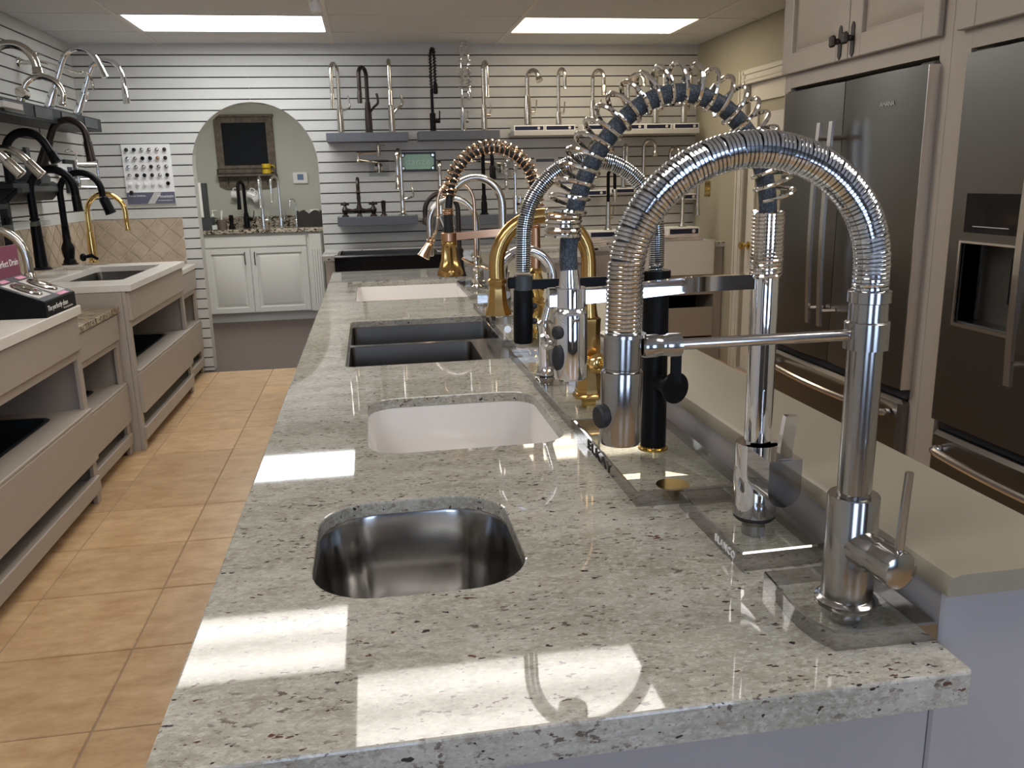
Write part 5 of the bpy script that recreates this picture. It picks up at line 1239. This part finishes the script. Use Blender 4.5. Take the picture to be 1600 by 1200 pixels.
for lb, ya, yb, z in (('narrow black ledge under the brushed nickel arc spouts on the left wall', 4.30, 4.84, 1.335), ('short black ledge under the black wide arc faucet on the left wall', 4.95, 5.17, 1.44)):
    t = thing('wall_ledge', lb, 'shelf', (XL, (ya+yb)/2, z)); hw = (yb-ya)/2
    MB().box(0, .15, -hw, hw, -.025, -.0005, .003).build('ledge', 'shelf_black', t); MB().prism([(0, -.12), (.012, -.12), (.12, -.025), (0, -.025)], -.01, .01, 'xz').build('bracket', 'shelf_black', t)
# chrome wall mount with cross bar and plate
p = at(87, 262, X=-1.84)
t = thing('wall_spray', 'slim chrome wall tap on a rail beside the dark bronze faucet', 'faucet', (XL, p.y, p.z))
MB().box(0, .02, -.03, .03, -.16, .12, .003).build('backplate', 'shelf_face', t)
MB().cyl((.10, 0, -.15), (.10, 0, .14), .010, n=12).cyl((.02, 0, 0), (.10, 0, 0), .012, n=12).build('body', 'chrome', t); MB().cyl((.10, 0, .14), (.10, -.0, .24), .004, n=8).cyl((.10, -.06, 0), (.10, .06, 0), .007, n=8).build('handle', 'chrome', t)
p = at(122, 280, X=-1.93)
t = thing('pot_filler', 'chrome double jointed pot filler on a black plate by the corner', 'faucet', (XL, p.y, p.z))
MB().box(0, .02, -.05, .15, -.09, .13, .004).build('plate', 'shelf_black', t)
MB().box(.02, .03, -.22, .06, .01, .10, .002).build('side_plate', 'white', t); MB().box(.03, .034, -.06, .03, .03, .08).build('side_label', 'navy', t)
MB().lathe([(.03, 0), (.028, .01), (.012, .02), (.012, .05)], 14, (.02, .02, 0), (1, 0, 0)).build('escutcheon', 'chrome', t)
MB().lathe([(.008, -.05), (.014, -.03), (.010, 0), (.014, .03), (.008, .1)], 12, (.07, .02, 0)).build('valve', 'chrome', t)
MB().cyl((.07, .02, .10), (.17, .12, .10), .008, n=10).cyl((.17, .12, .0), (.07, .02, .0), .008, n=10).build('arm', 'chrome', t)
MB().lathe([(.013, -.03), (.010, 0), (.010, .1), (.014, .13), (.006, .135)], 12, (.17, .12, 0)).build('joint', 'chrome', t)
MB().cyl((.07, .02, -.05), (.16, .10, -.055), .007, n=10).sphere((.16, .10, -.055), .013, 8).cyl((.16, .10, -.05), (.165, .10, -.14), .006, .004, 8).build('lever', 'chrome', t)
MB().tube(smooth([(.07, .02, .10), (.07, .02, .17), (.05, -.02, .19), (.03, -.05, .18)], 10), .006, 8).build('hose', 'chrome', t)
# clear shelf low on the left wall
p = at(30, 352, X=-1.78)
t = thing('acrylic_shelf', 'clear acrylic shelf below the black angled box', 'shelf', (XL, p.y, p.z))
MB().box(0, .26, -.5, .33, -.012, .012, .002).build('plate', 'glass', t); MB().box(.0, .008, -.5, .33, -.05, .05).build('back_plate', 'glass', t)
MB().lathe([(.018, .012), (.018, .035), (.01, .04)], 12, (.12, .12, -.0)).build('mounting_nut', 'black_matte', t)
wf('polished nickel bar tap on the clear acrylic shelf at the left edge', (XL+.10, p.y-.32, p.z+.0125), .2, 'nickel_pol', .24, .06, .02, .018, .009, .02, lever='up', bh=.1, name='bar_faucet')
# faucets on the left counters
p = at(66, 421, Z=.945)
UZ = .912
def ustand(label, P, h=.0285):
    t = thing('acrylic_stand', label, 'stand', (P[0], P[1], UZ), 0, 'clear acrylic faucet stands'); MB().box(-.07, .10, -.10, .10, .0005, h, .002).build('base', 'acrylic', t)
def uf(px, py, z): q = at(px, py, Z=z); return (max(q.x, -1.90), q.y, z)
P = uf(66, 421, .955); ustand('clear acrylic stand under the square black faucet', P, .0425)
wf('square matte black pull down faucet before the travertine tiles', P, .12, 'black_matte', .56, .115, .03, .035, .0175, .085, hr=.021, lever=None, bh=.30, Rz=.12, body=[(.038, 0), (.034, .02), (.027, .285), (.027, .29), (.018, .295)])
P = uf(110, 413, .941); ustand('clear acrylic stand under the traditional black faucet', P)
wf('traditional matte black faucet with a bell spray head before the travertine tiles', P, .1, 'black_matte', .56, .12, .03, .03, .0155, .11, hr=.026, lever=None, bh=.24, Rz=.12, body=[(.040, 0), (.038, .02), (.030, .035), (.036, .07), (.040, .10), (.034, .12), (.024, .14), (.021, .235), (.024, .24), (.016, .245)], bend=(.35, 0))
P = uf(147, 410, .929)
t = thing('acrylic_stand', 'thin clear stand under the polished gold faucet', 'stand', (P[0], P[1], UZ), 0, 'clear acrylic faucet stands'); MB().box(-.06, .09, -.055, .055, .0005, .0165, .002).build('base', 'acrylic', t)
wf('polished gold faucet in the corner before the travertine tiles', P, .1, 'gold_pol', .44, .115, .04, .022, .0125, .08, hr=.013, lever='knob', bh=.2, lz=.06, Rz=.12)
q = at(130, 402, Z=.99); t = thing('lever_handle', 'black lever handle standing between the black and gold faucets', 'handle', (q.x, q.y, .9125))
MB().lathe([(.022, 0), (.022, .004), (.008, .01), (.008, .06)], 12).build('post', 'acrylic', t); MB().lathe([(.012, .055), (.02, .07), (.018, .09), (.008, .10)], 14).build('base', 'black_matte', t)
MB().tube([(0, 0, .075), (.04, .03, .085), (.07, .05, .06)], [.008, .014, .008], 10).build('lever', 'black_matte', t)
q = at(20, 425, Z=.93)
wf('stainless arc faucet behind the plum drain sign', (-1.90, 4.30, .801), 0, 'nickel', .435, .152, .06, .022, .016, .07, lever=None, bh=.12)
# black drain display with a plum sign
t = thing('drain_display', 'black sloped drain display box with a plum sign on the near counter', 'display', (-1.45, 3.72, .910))
wd = .175; xf, xb = .172, -.03
MB().prism([(xb-.12, .001), (xf, .001), (xf, .062), (xb, .142), (xb-.12, .142)], -wd, wd, 'xz').build('box', 'black_matte', t)
n = Vector((.080, 0, .202)).normalized(); sl = Vector((.202, 0, -.080)).normalized()
Mx = Matrix((sl, Vector((0, 1, 0)), n)).transposed().to_4x4(); Mx.translation = Vector((xb, 0, .142))
L = .217
MB().box(.0, L-.004, -wd+.002, wd-.002, .0002, .003).xf(Mx).build('top_card', 'shelf_face', t)
for yy, mt in ((-.085, 'nickel_pol'), (.085, 'nickel')):
    MB().box(.045, L-.03, yy-.068, yy+.068, .003, .0045).xf(Mx).build('tray', 'shelf_light', t)
    MB().box(.012, .034, yy-.02, yy+.055, .003, .005).xf(Mx).build('tag', 'pink', t)
    d = MB().lathe([(.001, .004), (.03, .004), (.034, .012), (.047, .010), (.050, .006)], 24).xf(Matrix.Diagonal((1.2, 1, 1, 1)))
    d.xf(Mx @ Matrix.Translation((.115, yy, .0035))).build('drain', mt, t)
MB().box(L-.026, L-.006, .02, .12, .003, .005).xf(Mx).build('tag', 'pink', t)
text('The perfectly clean', .030, 'white', t, (xf+.0008, -.155, .024), (0, 1, 0), (0, 0, 1)); text('the new generation', .014, 'shelf_light', t, (xf+.0008, .02, .010), (0, 1, 0), (0, 0, 1))
sg = MB().box(xb-.006, xb, -wd, wd, .142, .272, .001).build('sign', 'plum', t)
text('Perfect Drain', .040, 'white', sg, (xb+.0008, wd-.012, .188), (0, 1, 0), (0, 0, 1), align='RIGHT')
